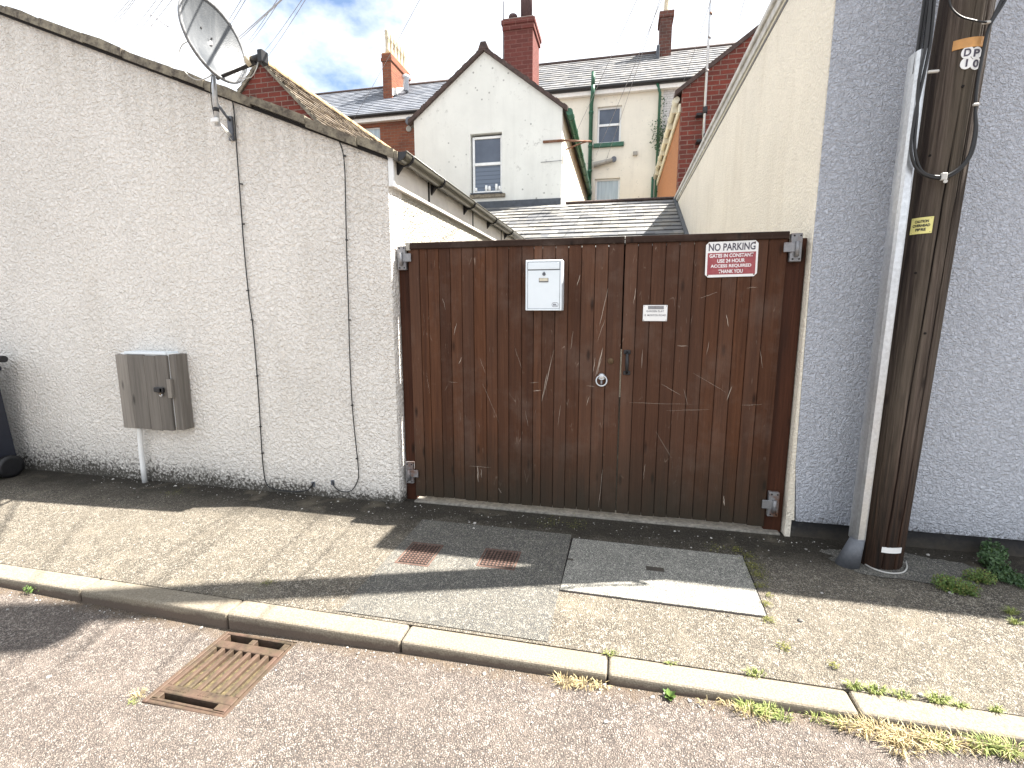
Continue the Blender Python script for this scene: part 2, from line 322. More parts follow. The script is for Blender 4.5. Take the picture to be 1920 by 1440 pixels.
mt['grit'] = (lambda m: m.done(m.mix(m.attr(), (.10, .09, .08), (.62, .60, .56)), .85))(M('loose_grit'))
def polem():
    m = M('creosoted_pole'); z = m.xyz()[2]
    g = m.noise(1, 8, .7, m.scale((55, 55, 1.4)), .5); g2 = m.noise(1, 5, .65, m.scale((11, 11, .55)), .5); g3 = m.noise(1, 4, .6, m.scale((160, 160, 5)))
    c = m.mix(m.rng(g, .32, .66), (.034, .025, .020), (.145, .115, .094))
    c = m.mix(m.rng(g3, .45, .75, 0, .5), c, (.035, .026, .02))
    c = m.mix(m.rng(g2, .48, .62, 0, .82), c, (.020, .014, .013))
    gr = m.rng(m.noise(1, 3, .5, m.scale((7, 7, .35), (4, 0, 2))), .45, .65, 0, .5); c = m.mix(gr, c, (.085, .074, .052))
    c = m.mix(m.rng(m.attr(), .3, .8, 0, .9), c, (.004, .003, .003))
    kn = m.vor(1, m.scale((6.5, 6.5, 2.4), (0, 3, 1.2))); c = m.mix(m.rng(kn, .06, .13, .9, 0), c, (.008, .006, .005))
    low = m.rng(m.math('ADD', z, m.math('MULTIPLY', g2, .9)), .5, 1.5, 1, 0)
    c = m.mix(m.math('MULTIPLY', low, .86), c, m.mix(m.rng(g, .4, .7), (.006, .004, .004), (.052, .022, .011)))
    return m.done(c, .8, m.bump(g, .012), spec=.15)
mt['pole'] = polem()

# ------------------------------------------------------------------ mesh builder
class B:
    def __init__(s):
        s.bm = bmesh.new(); s.r = s.bm.faces.layers.float.new('rnd'); s.mats = []
    def mi(s, m):
        if m is None: return 0
        if m not in s.mats: s.mats.append(m)
        return s.mats.index(m)
    def _fin(s, faces, m, r, smooth=False):
        i = s.mi(m); r = random.random() if r is None else r
        for f in faces: f.material_index = i; f[s.r] = r; f.smooth = smooth
    def box(s, a, b, m=None, bev=0., r=None, rot=None, seg=1):
        c = Vector([(x+y)/2 for x, y in zip(a, b)]); d = Vector([abs(y-x) for x, y in zip(a, b)])
        mat = Matrix.Translation(c) @ (rot.to_4x4() if rot else Matrix()) @ Matrix.Diagonal((*d, 1))
        g = bmesh.ops.create_cube(s.bm, size=1, matrix=mat); vs = g['verts']
        fs = {f for v in vs for f in v.link_faces}
        if bev:
            es = {e for f in fs for e in f.edges}
            o = bmesh.ops.bevel(s.bm, geom=list(es), offset=bev, segments=seg, affect='EDGES', profile=.5)
            vs = {v for f in o['faces'] for v in f.verts} | {v for v in vs if v.is_valid}
            fs = {f for v in vs for f in v.link_faces}
        s._fin(fs, m, r); return s
    def quad(s, pts, m=None, r=None):
        f = s.bm.faces.new([s.bm.verts.new(p) for p in pts]); s._fin([f], m, r); return f
    def prism(s, pts, d, m=None, r=None, holes=()):
        """polygon (3-D points, planar) with holes, thickened by vector d"""
        d = Vector(d); loops = [[Vector(p) for p in pts]]+[[Vector(p) for p in h] for h in holes]
        flat = [p for l in loops for p in l]; tri = tessellate_polygon(loops)
        A = [s.bm.verts.new(p) for p in flat]; C = [s.bm.verts.new(p+d) for p in flat]; fs = []
        for t in tri:
            fs.append(s.bm.faces.new([A[i] for i in t])); fs.append(s.bm.faces.new([C[i] for i in reversed(t)]))
        k = 0
        for l in loops:
            n = len(l)
            for i in range(n):
                a, b = k+i, k+(i+1) % n; fs.append(s.bm.faces.new([A[a], A[b], C[b], C[a]]))
            k += n
        bmesh.ops.recalc_face_normals(s.bm, faces=fs); s._fin(fs, m, r); return s
    def tube(s, pts, rad, m=None, n=8, cap=True, r=None, smooth=True):
        pts = [Vector(p) for p in pts]; rings = []; up = None
        for i, p in enumerate(pts):
            t = (pts[min(i+1, len(pts)-1)]-pts[max(i-1, 0)]).normalized()
            if up is None: up = Vector((0, 0, 1)) if abs(t.z) < .9 else Vector((1, 0, 0))
            a = t.cross(up).normalized(); b = a.cross(t).normalized(); up = b
            q = rad[i] if isinstance(rad, (list, tuple)) else rad
            rings.append([s.bm.verts.new(p+a*q*math.cos(2*math.pi*k/n)+b*q*math.sin(2*math.pi*k/n)) for k in range(n)])
        fs = []
        for i in range(len(rings)-1):
            for k in range(n): fs.append(s.bm.faces.new([rings[i][k], rings[i][(k+1) % n], rings[i+1][(k+1) % n], rings[i+1][k]]))
        caps = []
        if cap: caps = [s.bm.faces.new(rings[0][::-1]), s.bm.faces.new(rings[-1])]
        r = random.random() if r is None else r
        s._fin(fs, m, r, smooth); s._fin(caps, m, r)
        bmesh.ops.recalc_face_normals(s.bm, faces=fs+caps); return s
    def lathe(s, o, prof, m=None, n=20, axis='Z', smooth=True):
        """prof: (radius, height) list"""
        o = Vector(o); rings = []
        for rr, h in prof:
            ring = []
            for k in range(n):
                a = 2*math.pi*k/n; c, t = rr*math.cos(a), rr*math.sin(a)
                ring.append(s.bm.verts.new(o+(Vector((c, t, h)) if axis == 'Z' else Vector((c, -h, t)) if axis == 'Y' else Vector((h, c, t)))))
            rings.append(ring)
        fs = []
        for i in range(len(rings)-1):
            for k in range(n): fs.append(s.bm.faces.new([rings[i][k], rings[i][(k+1) % n], rings[i+1][(k+1) % n], rings[i+1][k]]))
        caps = [s.bm.faces.new(rings[0][::-1]), s.bm.faces.new(rings[-1])]
        bmesh.ops.recalc_face_normals(s.bm, faces=fs+caps); rr = random.random()
        s._fin(fs, m, rr, smooth); s._fin(caps, m, rr); return s
    def blade(s, p, d, h, w, m=None, bend=.5):
        """one tapering blade of grass"""
        p = Vector(p); d = Vector((d[0], d[1], 0)); side = Vector((-d.y, d.x, 0))
        if side.length < 1e-6: side = Vector((1, 0, 0))
        side = side.normalized()*w/2; q = [p, p+Vector((0, 0, h*.6))+d*h*.3, p+Vector((0, 0, h*(1-bend*.4)))+d*h*(.5+bend*.6)]
        v = [s.bm.verts.new(x) for x in (q[0]-side, q[0]+side, q[1]+side*.8, q[1]-side*.8, q[2])]
        s._fin([s.bm.faces.new(v[:4]), s.bm.faces.new([v[3], v[2], v[4]])], m, None)
    def leaf(s, p, n, size, m=None, asp=.6):
        n = Vector(n).normalized(); a = n.orthogonal().normalized(); a.rotate(Matrix.Rotation(random.random()*6.28, 3, n)); b = n.cross(a); p = Vector(p)
        q = [p-a*size, p+b*size*asp*.8-a*size*.2+n*size*.15, p+a*size, p-b*size*asp*.8-a*size*.2+n*size*.15]
        s._fin([s.bm.faces.new([s.bm.verts.new(x) for x in q])], m, None)
    def stone(s, p, rad, m=None):
        g = bmesh.ops.create_icosphere(s.bm, subdivisions=1, radius=rad, matrix=Matrix.Translation(p) @ Matrix.Rotation(random.random()*6, 4, 'Z') @ Matrix.Diagonal((1, random.uniform(.6, 1), random.uniform(.4, .7), 1)))
        for v in g['verts']: v.co += Vector([random.uniform(-.2, .2)*rad for _ in range(3)])
        s._fin({f for v in g['verts'] for f in v.link_faces}, m, None)
    def build(s, name, parent=None, mat=None, auto=False):
        me = bpy.data.meshes.new(name); 
        if parent is not None:
            off = world_loc(parent)
            bmesh.ops.translate(s.bm, verts=s.bm.verts, vec=-off)
        s.bm.to_mesh(me); s.bm.free()
        for m in (s.mats or [mat]): me.materials.append(mt[m])
        if s.mats and mat: pass
        o = bpy.data.objects.new(name, me); SC.collection.objects.link(o)
        if parent is not None: o.parent = parent
        return o

def world_loc(o):
    v = Vector((0, 0, 0))
    while o is not None: v += o.location; o = o.parent
    return v
def thing(name, label, cat, loc=(0, 0, 0), group=None):
    o = bpy.data.objects.new(name, None); SC.collection.objects.link(o); o.location = loc; o.empty_display_size = .1
    return tag(o, label, cat, group)
def tag(o, label, cat, group=None, kind=None):
    o['label'] = label; o['category'] = cat
    if group: o['group'] = group
    if kind: o['kind'] = kind
    return o
def struct(o):
    o['kind'] = 'structure'; return o
def origin(o, loc):
    """move a top-level mesh's origin to its base without moving the shape"""
    loc = Vector(loc); o.data.transform(Matrix.Translation(-loc)); o.location = loc; return o

def text(name, body, cx, cz, y, w, h, m, parent, bold=0., rot=0., ext=.0006):
    cu = bpy.data.curves.new(name, 'FONT'); cu.body = body; cu.size = 1; cu.offset = bold; cu.align_x = 'CENTER'; cu.align_y = 'CENTER'
    to = bpy.data.objects.new(name, cu); SC.collection.objects.link(to); bpy.context.view_layer.update()
    me = bpy.data.meshes.new_from_object(to.evaluated_get(bpy.context.evaluated_depsgraph_get())); bpy.data.objects.remove(to)
    xs = [v.co.x for v in me.vertices]; ys = [v.co.y for v in me.vertices]
    x0, x1, y0, y1 = min(xs), max(xs), min(ys), max(ys); c, s_ = math.cos(rot), math.sin(rot); off = world_loc(parent) if parent else Vector((0, 0, 0))
    for v in me.vertices:
        a = ((v.co.x-x0)/(x1-x0)-.5)*w; b = ((v.co.y-y0)/(y1-y0)-.5)*h
        v.co = Vector((cx+a*c-b*s_, y, cz+a*s_+b*c))-off
    me.materials.clear(); me.materials.append(mt[m]); o = bpy.data.objects.new(name, me); SC.collection.objects.link(o); o.parent = parent
    return o

# =================================================================== GROUND
def road_z(x):
    k = [(-6, -.05), (-3.35, -.052), (-2.8, -.066), (-1.87, -.085), (-.94, -.058), (0, -.047), (.92, -.034), (1.5, -.022), (4, -.02)]
    if x <= k[0][0]: return k[0][1]
    for (a, u), (b, v) in zip(k, k[1:]):
        if x <= b: return u+(v-u)*(x-a)/(b-a)
    return k[-1][1]
b = B(); b.quad([(-200, -200, -.16), (200, -200, -.16), (200, 200, -.16), (-200, 200, -.16)], 'road'); struct(b.build('ground'))
b = B(); N = 140; xs = [-16+26*i/N for i in range(N+1)]; KY = 1.842
GX0, GX1, GY0, GY1 = -1.845, -1.447, 1.375, 1.815     # gully opening in the road
ys = [-9, -6, -3, -1, 0, .6, 1.0, 1.2, GY0, 1.6, GY1, KY]
for x_ in (GX0, GX1): xs.append(x_)
xs = sorted(xs); vv = [[b.bm.verts.new((x, y, road_z(x)+.006*noise.noise((x*.8, y*.8, 0)) if y < 1.2 else road_z(x))) for y in ys] for x in xs]; fs = []
for i in range(len(xs)-1):
    for j in range(len(ys)-1):
        if xs[i] >= GX0-1e-6 and xs[i+1] <= GX1+1e-6 and ys[j] >= GY0-1e-6 and ys[j+1] <= GY1+1e-6: continue
        fs.append(b.bm.faces.new([vv[i][j], vv[i+1][j], vv[i+1][j+1], vv[i][j+1]]))
b._fin(fs, 'road', .5); struct(b.build('road'))
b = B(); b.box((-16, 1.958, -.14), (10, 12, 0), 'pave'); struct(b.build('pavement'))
b = B(); b.quad([(-1.325, 1.975, .004), (-.268, 1.975, .004), (-.262, 3.05, .004), (-1.33, 3.06, .004)], 'patch'); struct(b.build('pavement_patch'))
b = B(); i = 0; x = -2.79-.931*14
while x < 9:
    dz = random.uniform(-.003, .003); dy = random.uniform(-.003, .003)
    b.box((x+.003, KY-.004+dy, -.14), (x+.928, 1.957, .003+dz), 'kerb', .014, seg=3); x += .931
b.box((-16, KY+.012, -.15), (9, 1.95, -.012), 'gap'); struct(b.build('kerb'))
b = B(); b.box((-1.52, 3.345, -.02), (1.10, 3.50, .012), 'sill', .004); o = b.build('gate_threshold'); tag(o, 'narrow pale concrete threshold strip running under the wooden gates', 'threshold'); origin(o, (-.2, 3.4, 0))
# pale concrete splash round the pole foot
b = B(); pts = []
for k in range(60):
    a = 6.283*k/60; r = 1+.35*noise.noise((math.cos(a)*1.7, math.sin(a)*1.7, 3))+.12*noise.noise((math.cos(a)*7, math.sin(a)*7, 3)); pts.append((1.68+.40*r*math.cos(a), 3.08+.165*r*math.sin(a), .004))
b.quad(pts, 'patch'); struct(b.build('pavement_concrete_patch'))

# =================================================================== WALL HELPERS
def rect_xz(x0, z0, x1, z1, y): return [(x0, y, z0), (x1, y, z0), (x1, y, z1), (x0, y, z1)]
def window(parent, x0, z0, x1, z1, Y, rec=.09, fw=.05, split=.5, mats=('glass', 'glass'), sill=None, fm='white'):
    y = Y+rec; b = B(); fr = fw
    for (a, c_, d, e) in ((x0, z0, x0+fr, z1), (x1-fr, z0, x1, z1), (x0+fr, z0, x1-fr, z0+fr), (x0+fr, z1-fr, x1-fr, z1)): b.box((a, y, c_), (d, y+.06, e), fm, .006)
    zs = z0+(z1-z0)*split
    if split: b.box((x0+fr, y-.005, zs-fr*.6), (x1-fr, y+.06, zs+fr*.6), fm, .006)
    f = b.build('window', parent)
    lo = B(); lo.box((x0+fr-.002, y+.03, z0+fr-.002), (x1-fr+.002, y+.04, (zs if split else z1-fr)), mats[1]); lo.build('pane', f)
    if split: up = B(); up.box((x0+fr-.002, y+.028, zs), (x1-fr+.002, y+.038, z1-fr+.002), mats[0]); up.build('pane', f)
    if sill: s_ = B(); s_.box((x0-.05, Y-.06, z0-.09), (x1+.06, Y+.12, z0-.004), sill, .008); s_.build('sill', f)
    return f
def slates(b, p0, ux, L, down, D, w, h, m, th=.008, miss=0., lift=.012, jit=.004):
    """courses of overlapping slates: p0 = upper left corner, ux along the ridge, down = unit vector down the slope"""
    p0, ux, down = Vector(p0), Vector(ux).normalized(), Vector(down).normalized(); n = ux.cross(down).normalized()
    if n.z < 0: n = -n
    rows = int(D/h)+1
    for r in range(rows):
        x = -(w*.5 if r % 2 else 0); 
        while x < L:
            a, c = max(0, x)+.002, min(L, x+w)-.002
            if c-a > .02:
                j = random.uniform(-jit, jit)-(.03 if random.random() < .04 else 0); d0, d1 = r*h-.02, min(D, r*h+h)+j; lf = lift*random.uniform(.7, 1.3)
                q = [p0+ux*a+down*d0+n*.004, p0+ux*c+down*d0+n*.004, p0+ux*c+down*d1+n*(lf+th), p0+ux*a+down*d1+n*(lf+th)]
                q2 = [q[3], q[2], q[2]-n*(th+lf*.6), q[3]-n*(th+lf*.6)]; rr = random.random()**1.3
                b.quad(q, m, rr); b.quad(q2, m, rr*.3)
            x += w

# =================================================================== LEFT OUTBUILDING
LX, LY, LY1 = -1.61, 3.30, 8.10
zc = lambda x: 2.585+.3935*(-1.575-x)           # raking top of the front wall
AP = -6.6
T = thing('outbuilding', 'white roughcast outbuilding with raking mossy coping left of the gates', 'building', (-4, LY, 0))
b = B(); prof = [(-12, LY, -.1), (LX-.045, LY, -.1), (LX-.045, LY, zc(LX-.045)-.05), (AP, LY, zc(AP)-.05), (-12, LY, zc(AP)-.05-.3935*5.4)]
b.prism(prof, (0, .2, 0), 'wallL'); b.build('front_wall', T)
b = B(); zt = zc(LX)-.06      # smooth rounded corner band
b.prism([(LX-.05, LY-.002, -.1), (LX-.008, LY+.002, -.1), (LX, LY+.03, -.1), (LX, LY+.199, -.1), (LX-.05, LY+.199, -.1)], (0, 0, zt+.1), 'wallL')
b.build('corner_band', T)
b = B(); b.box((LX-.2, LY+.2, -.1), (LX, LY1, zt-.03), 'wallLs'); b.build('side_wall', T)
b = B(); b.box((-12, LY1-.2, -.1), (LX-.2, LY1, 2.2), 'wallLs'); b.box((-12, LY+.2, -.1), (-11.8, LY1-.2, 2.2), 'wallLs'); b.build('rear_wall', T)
b = B()
for (xa, xb) in ((AP, LX+.09), (AP, -12.1)):
    za = zc(AP)+.005; zb = za-.3935*abs(xb-AP)
    b.prism([(xa, LY+.16, za-.05), (xb, LY+.16, zb-.05), (xb, LY+.16, zb-.0), (xa, LY+.16, za-.0)], (0, LY1-LY, 0), 'slate')
b.build('roof', T)
b = B(); x = -12.0; L_ = .34      # irregular mossy verge stones laid along the rake
def rake(x): return zc(x) if x > AP else zc(AP)-.3935*(AP-x)
while x < LX+.07:
    x2 = min(x+random.uniform(.26, .44), LX+.09); j = random.uniform(-.006, .012); t0 = random.uniform(.056, .068)
    if x < AP < x2: x2 = AP
    xm = (x+x2)/2; pr = random.uniform(-.055, -.04)
    p = [(x+.002, LY+pr, rake(x)-t0+j), (x2-.002, LY+pr, rake(x2)-t0+j), (x2-.002, LY+pr, rake(x2)+j+random.uniform(-.006, .006)), (xm, LY+pr, rake(xm)+j+random.uniform(-.004, .012)), (x+.002, LY+pr, rake(x)+j+random.uniform(-.006, .006))]
    b.prism(p, (0, .30, 0), 'verge'); x = x2
b.build('verge_coping', T)
b = B()
for i in range(26):
    xa = -12+i*.4; xb = min(xa+.4, LX)
    if xa < AP < xb: xb = AP
    if xa >= LX: break
    b.prism([(xa, LY-.028, rake(xa)-.078), (xb, LY-.028, rake(xb)-.078), (xb, LY-.028, rake(xb)-.055), (xa, LY-.028, rake(xa)-.055)], (0, .03, 0), 'gap')
b.build('mortar_line', T)
# fascia and gutter along the passage side
b = B(); b.box((LX+.001, LY+.012, 2.372), (LX+.028, LY1, 2.535), 'fascia', .003); b.box((LX+.001, LY-.012, 2.345), (LX+.042, LY+.01, 2.545), 'white', .003)
b.box((LX+.001, LY+.02, 2.35), (LX+.036, LY1, 2.371), 'fascia'); b.box((LX-.03, LY-.014, 2.535), (LX+.028, LY1, 2.556), 'fascia')
for y in (3.95, 5.2, 6.5): b.box((LX+.029, y, 2.374), (LX+.032, y+.03, 2.533), 'gap')
b.build('fascia', T)
GXc, GZ, GR = -1.517, 2.562, .058
b = B(); n = 12; ring = [(GXc+GR*math.cos(math.pi+math.pi*k/n), GZ+GR*math.sin(math.pi+math.pi*k/n)) for k in range(n+1)]
ring2 = [(GXc+(GR-.005)*math.cos(math.pi+math.pi*k/n), GZ+(GR-.005)*math.sin(math.pi+math.pi*k/n)) for k in range(n+1)]
for rg in (ring, ring2):
    v0 = [b.bm.verts.new((x, LY-.03, z)) for x, z in rg]; v1 = [b.bm.verts.new((x, LY1+.05, z)) for x, z in rg]
    b._fin([b.bm.faces.new([v0[k], v0[k+1], v1[k+1], v1[k]]) for k in range(n)], 'gutter', .5, True)
b.prism([(x, LY-.032, z) for x, z in ring], (0, .012, 0), 'black')
b.tube([(GXc+GR, LY-.03, GZ), (GXc+GR, LY1+.05, GZ)], .005, 'gutter')
g_ = b.build('gutter', T)
for y in (3.38, 4.02, 4.9, 5.8, 6.7, 7.5):
    b = B(); q = [(GXc+(GR+.006)*math.cos(math.pi+math.pi*k/n), y, GZ+(GR+.006)*math.sin(math.pi+math.pi*k/n)) for k in range(n+1)]
    b.tube(q, .008, 'black', 6); b.prism([(LX+.03, y-.012, GZ-.02), (GXc-.01, y-.012, GZ-.055), (LX+.03, y-.012, GZ-.12)], (0, .024, 0), 'black'); b.build('gutter_bracket', g_)

# =================================================================== RIGHT BUILDING
RX, RY, RY1, RZ = 1.128, 3.335, 11.5, 3.83
T = thing('rendered_house', 'grey fronted house with cream side wall right of the gates', 'building', (4, RY, 0))
b = B(); b.prism([(RX+.055, RY, .115), (12, RY, .115), (12, RY, RZ), (RX+.006, RY, RZ), (RX+.003, RY, 1.9), (RX+.022, RY, .5)], (0, .2, 0), 'grey'); b.build('front_wall', T)
b = B(); b.box((RX-.004, RY+.17, .0), (RX+.2, RY1, RZ), 'cream'); b.box((RX-.004, RY+.006, .0), (RX+.03, RY+.17, RZ), 'cream')
b.prism([(RX+.001, RY+.001, .12), (RX+.045, RY+.001, .12), (RX+.02, RY+.001, .5), (RX-.003, RY+.001, 1.9)], (0, .01, 0), 'cream'); b.build('side_wall', T)
b = B(); b.box((RX+.032, RY+.02, -.1), (12, RY+.15, .117), 'plinth', .004); b.build('plinth', T)
b = B(); b.box((RX+.01, RY1-.2, 0), (12, RY1, RZ), 'cream'); b.box((11.8, RY+.2, 0), (12, RY1-.2, RZ), 'cream'); b.build('rear_wall', T)
b = B(); b.box((RX-.01, RY+.2, RZ-.12), (12, RY1-.01, RZ+.0), 'slate'); b.build('roof', T)
b = B(); y = RY
b.box((RX-.055, RY-.012, RZ-.005), (RX+.3, RY1+.03, RZ+.05), 'coping', .008)
b.box((RX-.03, RY-.01, RZ-.075), (RX-.004, RY1+.02, RZ-.004), 'coping', .004)
b.box((RX+.3, RY-.012, RZ-.005), (12.05, RY+.3, RZ+.05), 'coping', .008)
b.box((RX-.014, RY, RZ-.10), (RX-.003, RY1, RZ-.074), 'yel', .002)
b.build('coping', T)

# =================================================================== GATES
GY = 3.37; GB, GT = .045, 1.926
# scratches gouged through the stain
def scr(b, segs):
    for (x0, y0, x1, y1, w) in segs:
        p, q = at(x0, y0, Y=GY-.0035), at(x1, y1, Y=GY-.0035); n = 5; L = []
        sd_ = Vector((-(q-p).z, 0, (q-p).x)).normalized()*w*.0015
        for k in range(n+1):
            t = k/n; c = p.lerp(q, t)+Vector((random.uniform(-1, 1), 0, random.uniform(-1, 1)))*.0022*(0 < k < n); L.append((c, sd_*(math.sin(math.pi*min(max(t, .04), .96))**.6)*random.uniform(.6, 1.2)))
        for (c0, s0), (c1, s1) in zip(L, L[1:]): b.quad([c0-s0, c1-s1, c1+s1, c0+s0], 'bare')
S1 = [(1130, 652, 1122, 690, 1.2), (1129, 655, 1117, 705, 1.), (1128, 672, 1119, 702, .8), (1116, 670, 1112, 697, .9), (1039, 655, 1018, 745, .8), (1026, 700, 1016, 752, 1.), (1088, 515, 1082, 535, 1.), (1140, 540, 1124, 610, .9), (1134, 600, 1120, 640, .6), (856, 606, 851, 628, .9), (866, 670, 860, 682, 1.2), (895, 874, 897, 904, 1.8), (880, 874, 920, 876, .5), (902, 880, 903, 895, 1), (905, 720, 935, 790, .4), (993, 718, 1010, 717, .5),
      (1000, 733, 1015, 732, 1.2), (842, 716, 858, 717, .5), (1105, 742, 1100, 760, .8), (900, 672, 910, 700, .4), (1100, 723, 1115, 725, .6), (935, 915, 940, 925, .7), (965, 650, 978, 690, .4), (830, 560, 835, 580, .6), (1130, 880, 1122, 950, .5), (985, 770, 990, 800, .4), (800, 700, 806, 740, .35), (1051, 760, 1046, 800, .45), (1075, 620, 1070, 655, .45)]
S2 = [(1192, 540, 1188, 570, .9), (1205, 655, 1203, 690, .7), (1250, 770, 1330, 768, .45), (1282, 730, 1290, 760, .35), (1362, 590, 1366, 612, 1.1), (1270, 648, 1290, 649, .8), (1372, 725, 1363, 750, 1.), (1240, 720, 1275, 740, .5), (1310, 560, 1345, 548, .4), (1400, 540, 1420, 538, .5), (1425, 655, 1430, 690, .5), (1180, 755, 1300, 758, .35), (1300, 700, 1360, 735, .35), (1330, 640, 1325, 665, .5), (1230, 810, 1260, 860, .35), (1390, 760, 1430, 758, .4), (1357, 930, 1358, 948, 1.6), (1210, 870, 1206, 900, .5)]
def gate_leaf(name, label, x0, x1, widths, right):
    T = thing(name, label, 'gate', (x0 if not right else x1, GY, GB)); b = B(); x = x0; i = 0
    while x < x1-.02:
        w = widths[i % len(widths)]*random.uniform(.96, 1.04); xe = x+w
        if x1-xe < .04: xe = x1
        dy = random.uniform(-.0015, .0015); zb = GB+random.uniform(-.004, .004)
        b.box((x+.0016, GY+dy, zb), (xe-.0016, GY+.02+dy, GT), 'gate', .003); x = xe; i += 1
    b.box((x0+.01, GY+.012, GB+.02), (x1-.01, GY+.016, GT-.02), 'gap')
    scr(b, S2 if right else S1)
    b.build('boards', T)
    r = B()
    for z in (GB+.15, 1.0, GT-.16): r.box((x0+.01, GY+.021, z), (x1-.01, GY+.065, z+.10), 'rail', .003)
    r.build('back_frame', T)
    if right: r = B(); r.box((x0-.02, GY+.066, 1.22), (x0+.03, GY+.085, GT), 'gap'); r.build('meeting_strip', T)
    r = B(); r.box((x0-.002, GY-.016, GT-.003), (x1+.002, GY+.06, GT+.042), 'rail', .004); r.build('top_rail', T)
    return T, b
SX = .022
GL, _ = gate_leaf('gate', 'left hand brown boarded gate leaf carrying the white letter box and round knocker', -1.515, SX-.003, [.082, .062, .088, .086, .086, .088, .09, .086, .086, .094], False)
GRt, _ = gate_leaf('gate', 'right hand brown boarded gate leaf carrying the no parking sign', SX+.003, 1.003, [.084, .088, .09, .082, .09], True)
GL['group'] = GRt['group'] = 'pair of wooden gates'
# daylight shows through the meeting gap
def hinge(parent, x, z, s, mat='galvd'):
    b = B(); y = GY-.004
    b.box((x-.035*1, y-.006, z-.085), (x+.03, y+.03, z+.085), mat, .003)
    b.box((min(x, x-s*.075), y-.016, z-.028), (max(x, x-s*.075), y-.007, z+.03), mat, .002)
    b.tube([(x, y-.018, z-.055), (x, y-.018, z+.035)], .013, mat, 12)
    for dx in (-.018, .018):
        for dz in (-.07, .07): b.lathe((x+dx, y-.006, z+dz), [(.0055, 0), (.0055, .002)], 'gap', 8, 'Y')
    b.build('hinge', parent)
p = at(753, 484, Y=GY); hinge(GL, p.x+.005, p.z, -1); p = at(769, 886, Y=GY); hinge(GL, p.x, p.z, -1)
p = at(1493, 464, Y=GY); hinge(GRt, p.x, p.z, 1); p = at(1452, 944, Y=GY); hinge(GRt, p.x-.005, p.z-.005, 1)
# corner bracket on the top left of the rail
b = B(); b.box((-1.525, GY-.02, GT-.012), (-1.495, GY+.05, GT+.044), 'conc', .003); b.build('rail_end_cap', GL)
# knocker, lock, pull
p = at(1128, 711, Y=GY); b = B()
b.lathe((p.x, GY, p.z+.018), [(.024, 0), (.026, .006), (.020, .016), (.008, .020)], 'galv', 20, 'Y')
b.tube([(p.x+.036*math.sin(a), GY-.014-.006*(1-math.cos(a)), p.z-.008+.036*math.cos(a)) for a in [6.283*k/28 for k in range(29)]], .0055, 'galv', 8, False)
b.tube([(p.x, GY-.014, p.z-.01), (p.x, GY-.016, p.z-.04)], .007, 'galvd', 8); b.tube([(p.x-.02, GY-.014, p.z+.008), (p.x, GY-.015, p.z-.004), (p.x+.02, GY-.014, p.z+.008)], .005, 'galv', 8)
b.build('ring_knocker', GL)
p = at(1145, 677, Y=GY); b = B(); b.lathe((p.x, GY, p.z), [(.021, 0), (.021, .003), (.012, .005), (.010, .004), (.010, .007), (.004, .008)], 'brass', 20, 'Y'); b.build('lock_cylinder', GL)
p, q = at(1176, 660, Y=GY), at(1175, 699, Y=GY); b = B()
for c in (p, q): b.box((c.x-.023, GY-.012, c.z-.014), (c.x+.023, GY+.002, c.z+.014), 'blackm', .004)
b.tube([(p.x, GY-.008, p.z), (p.x, GY-.034, p.z-.02), ((p.x+q.x)/2, GY-.040, (p.z+q.z)/2), (q.x, GY-.034, q.z+.02), (q.x, GY-.008, q.z)], [.009, .010, .013, .010, .009], 'blackm', 10)
b.build('pull_handle', GRt)
for side, (xa, xb), lb in ((0, (-1.605, -1.519), 'dark brown timber gate post against the white outbuilding'), (1, (1.007, 1.118), 'dark brown timber gate post against the cream wall')):
    b = B(); b.box((xa, GY+.03, -.02), (xb, GY+.13, 1.93), 'post', .003, r=.2); o = b.build('gate_post'); tag(o, lb, 'gate post', 'timber gate posts'); origin(o, ((xa+xb)/2, GY+.08, 0))

# =================================================================== LETTER BOX
x0, x1, z0, z1 = -.622, -.375, 1.485, 1.818; y0 = 3.245
T = thing('letter_box', 'pale blue white metal letter box on the left gate leaf', 'letter box', ((x0+x1)/2, GY, z0))
b = B(); b.box((x0, y0+.006, z0), (x1, GY-.001, z1), 'postbox', .006, seg=2); b.box((x0+.002, y0, z0+.002), (x0+.014, y0+.007, z1-.002), 'postbox', .002); b.box((x1-.014, y0, z0+.002), (x1-.002, y0+.007, z1-.002), 'postbox', .002)
b.box((x0+.015, y0, z1-.014), (x1-.015, y0+.007, z1-.002), 'postbox', .002); b.box((x0+.015, y0, z0+.002), (x1-.015, y0+.007, z0+.013), 'postbox', .002); b.build('body', T)
b = B(); b.box((x0+.0165, y0+.002, z0+.0150), (x1-.0165, y0+.0065, z1-.068), 'postbox', .0015); b.box((x0+.0145, y0+.0055, z0+.0135), (x1-.0145, y0+.0062, z1-.0145), 'steelg'); D_ = b.build('door', T)
b = B(); b.box((x0+.018, y0-.003, z1-.062), (x1-.018, y0+.0065, z1-.017), 'postbox', .002); b.build('flap', T)
cx = (x0+x1)/2; b = B(); b.lathe((cx+.002, y0+.002, z1-.093), [(.011, 0), (.011, .004), (.008, .006)], 'steelg', 16, 'Y'); b.box((cx-.001, y0-.006, z1-.088), (cx+.008, y0-.002, z1-.079), 'steelg'); b.build('lock', T)
b = B(); b.box((cx-.032, y0+.0005, z1-.146), (cx+.032, y0+.003, z1-.118), 'galvd', .001); b.box((cx-.028, y0-.0005, z1-.139), (cx+.028, y0+.001, z1-.12), 'yel', .001); b.box((cx-.03, y0-.001, z1-.146), (cx+.03, y0+.001, z1-.1395), 'steelg'); b.build('name_holder', T)
lx, lz = x1-.045, z0+.040
text('maker_mark', 'SIL', lx, lz, y0+.0012, .026, .012, 'ink', D_, .03)
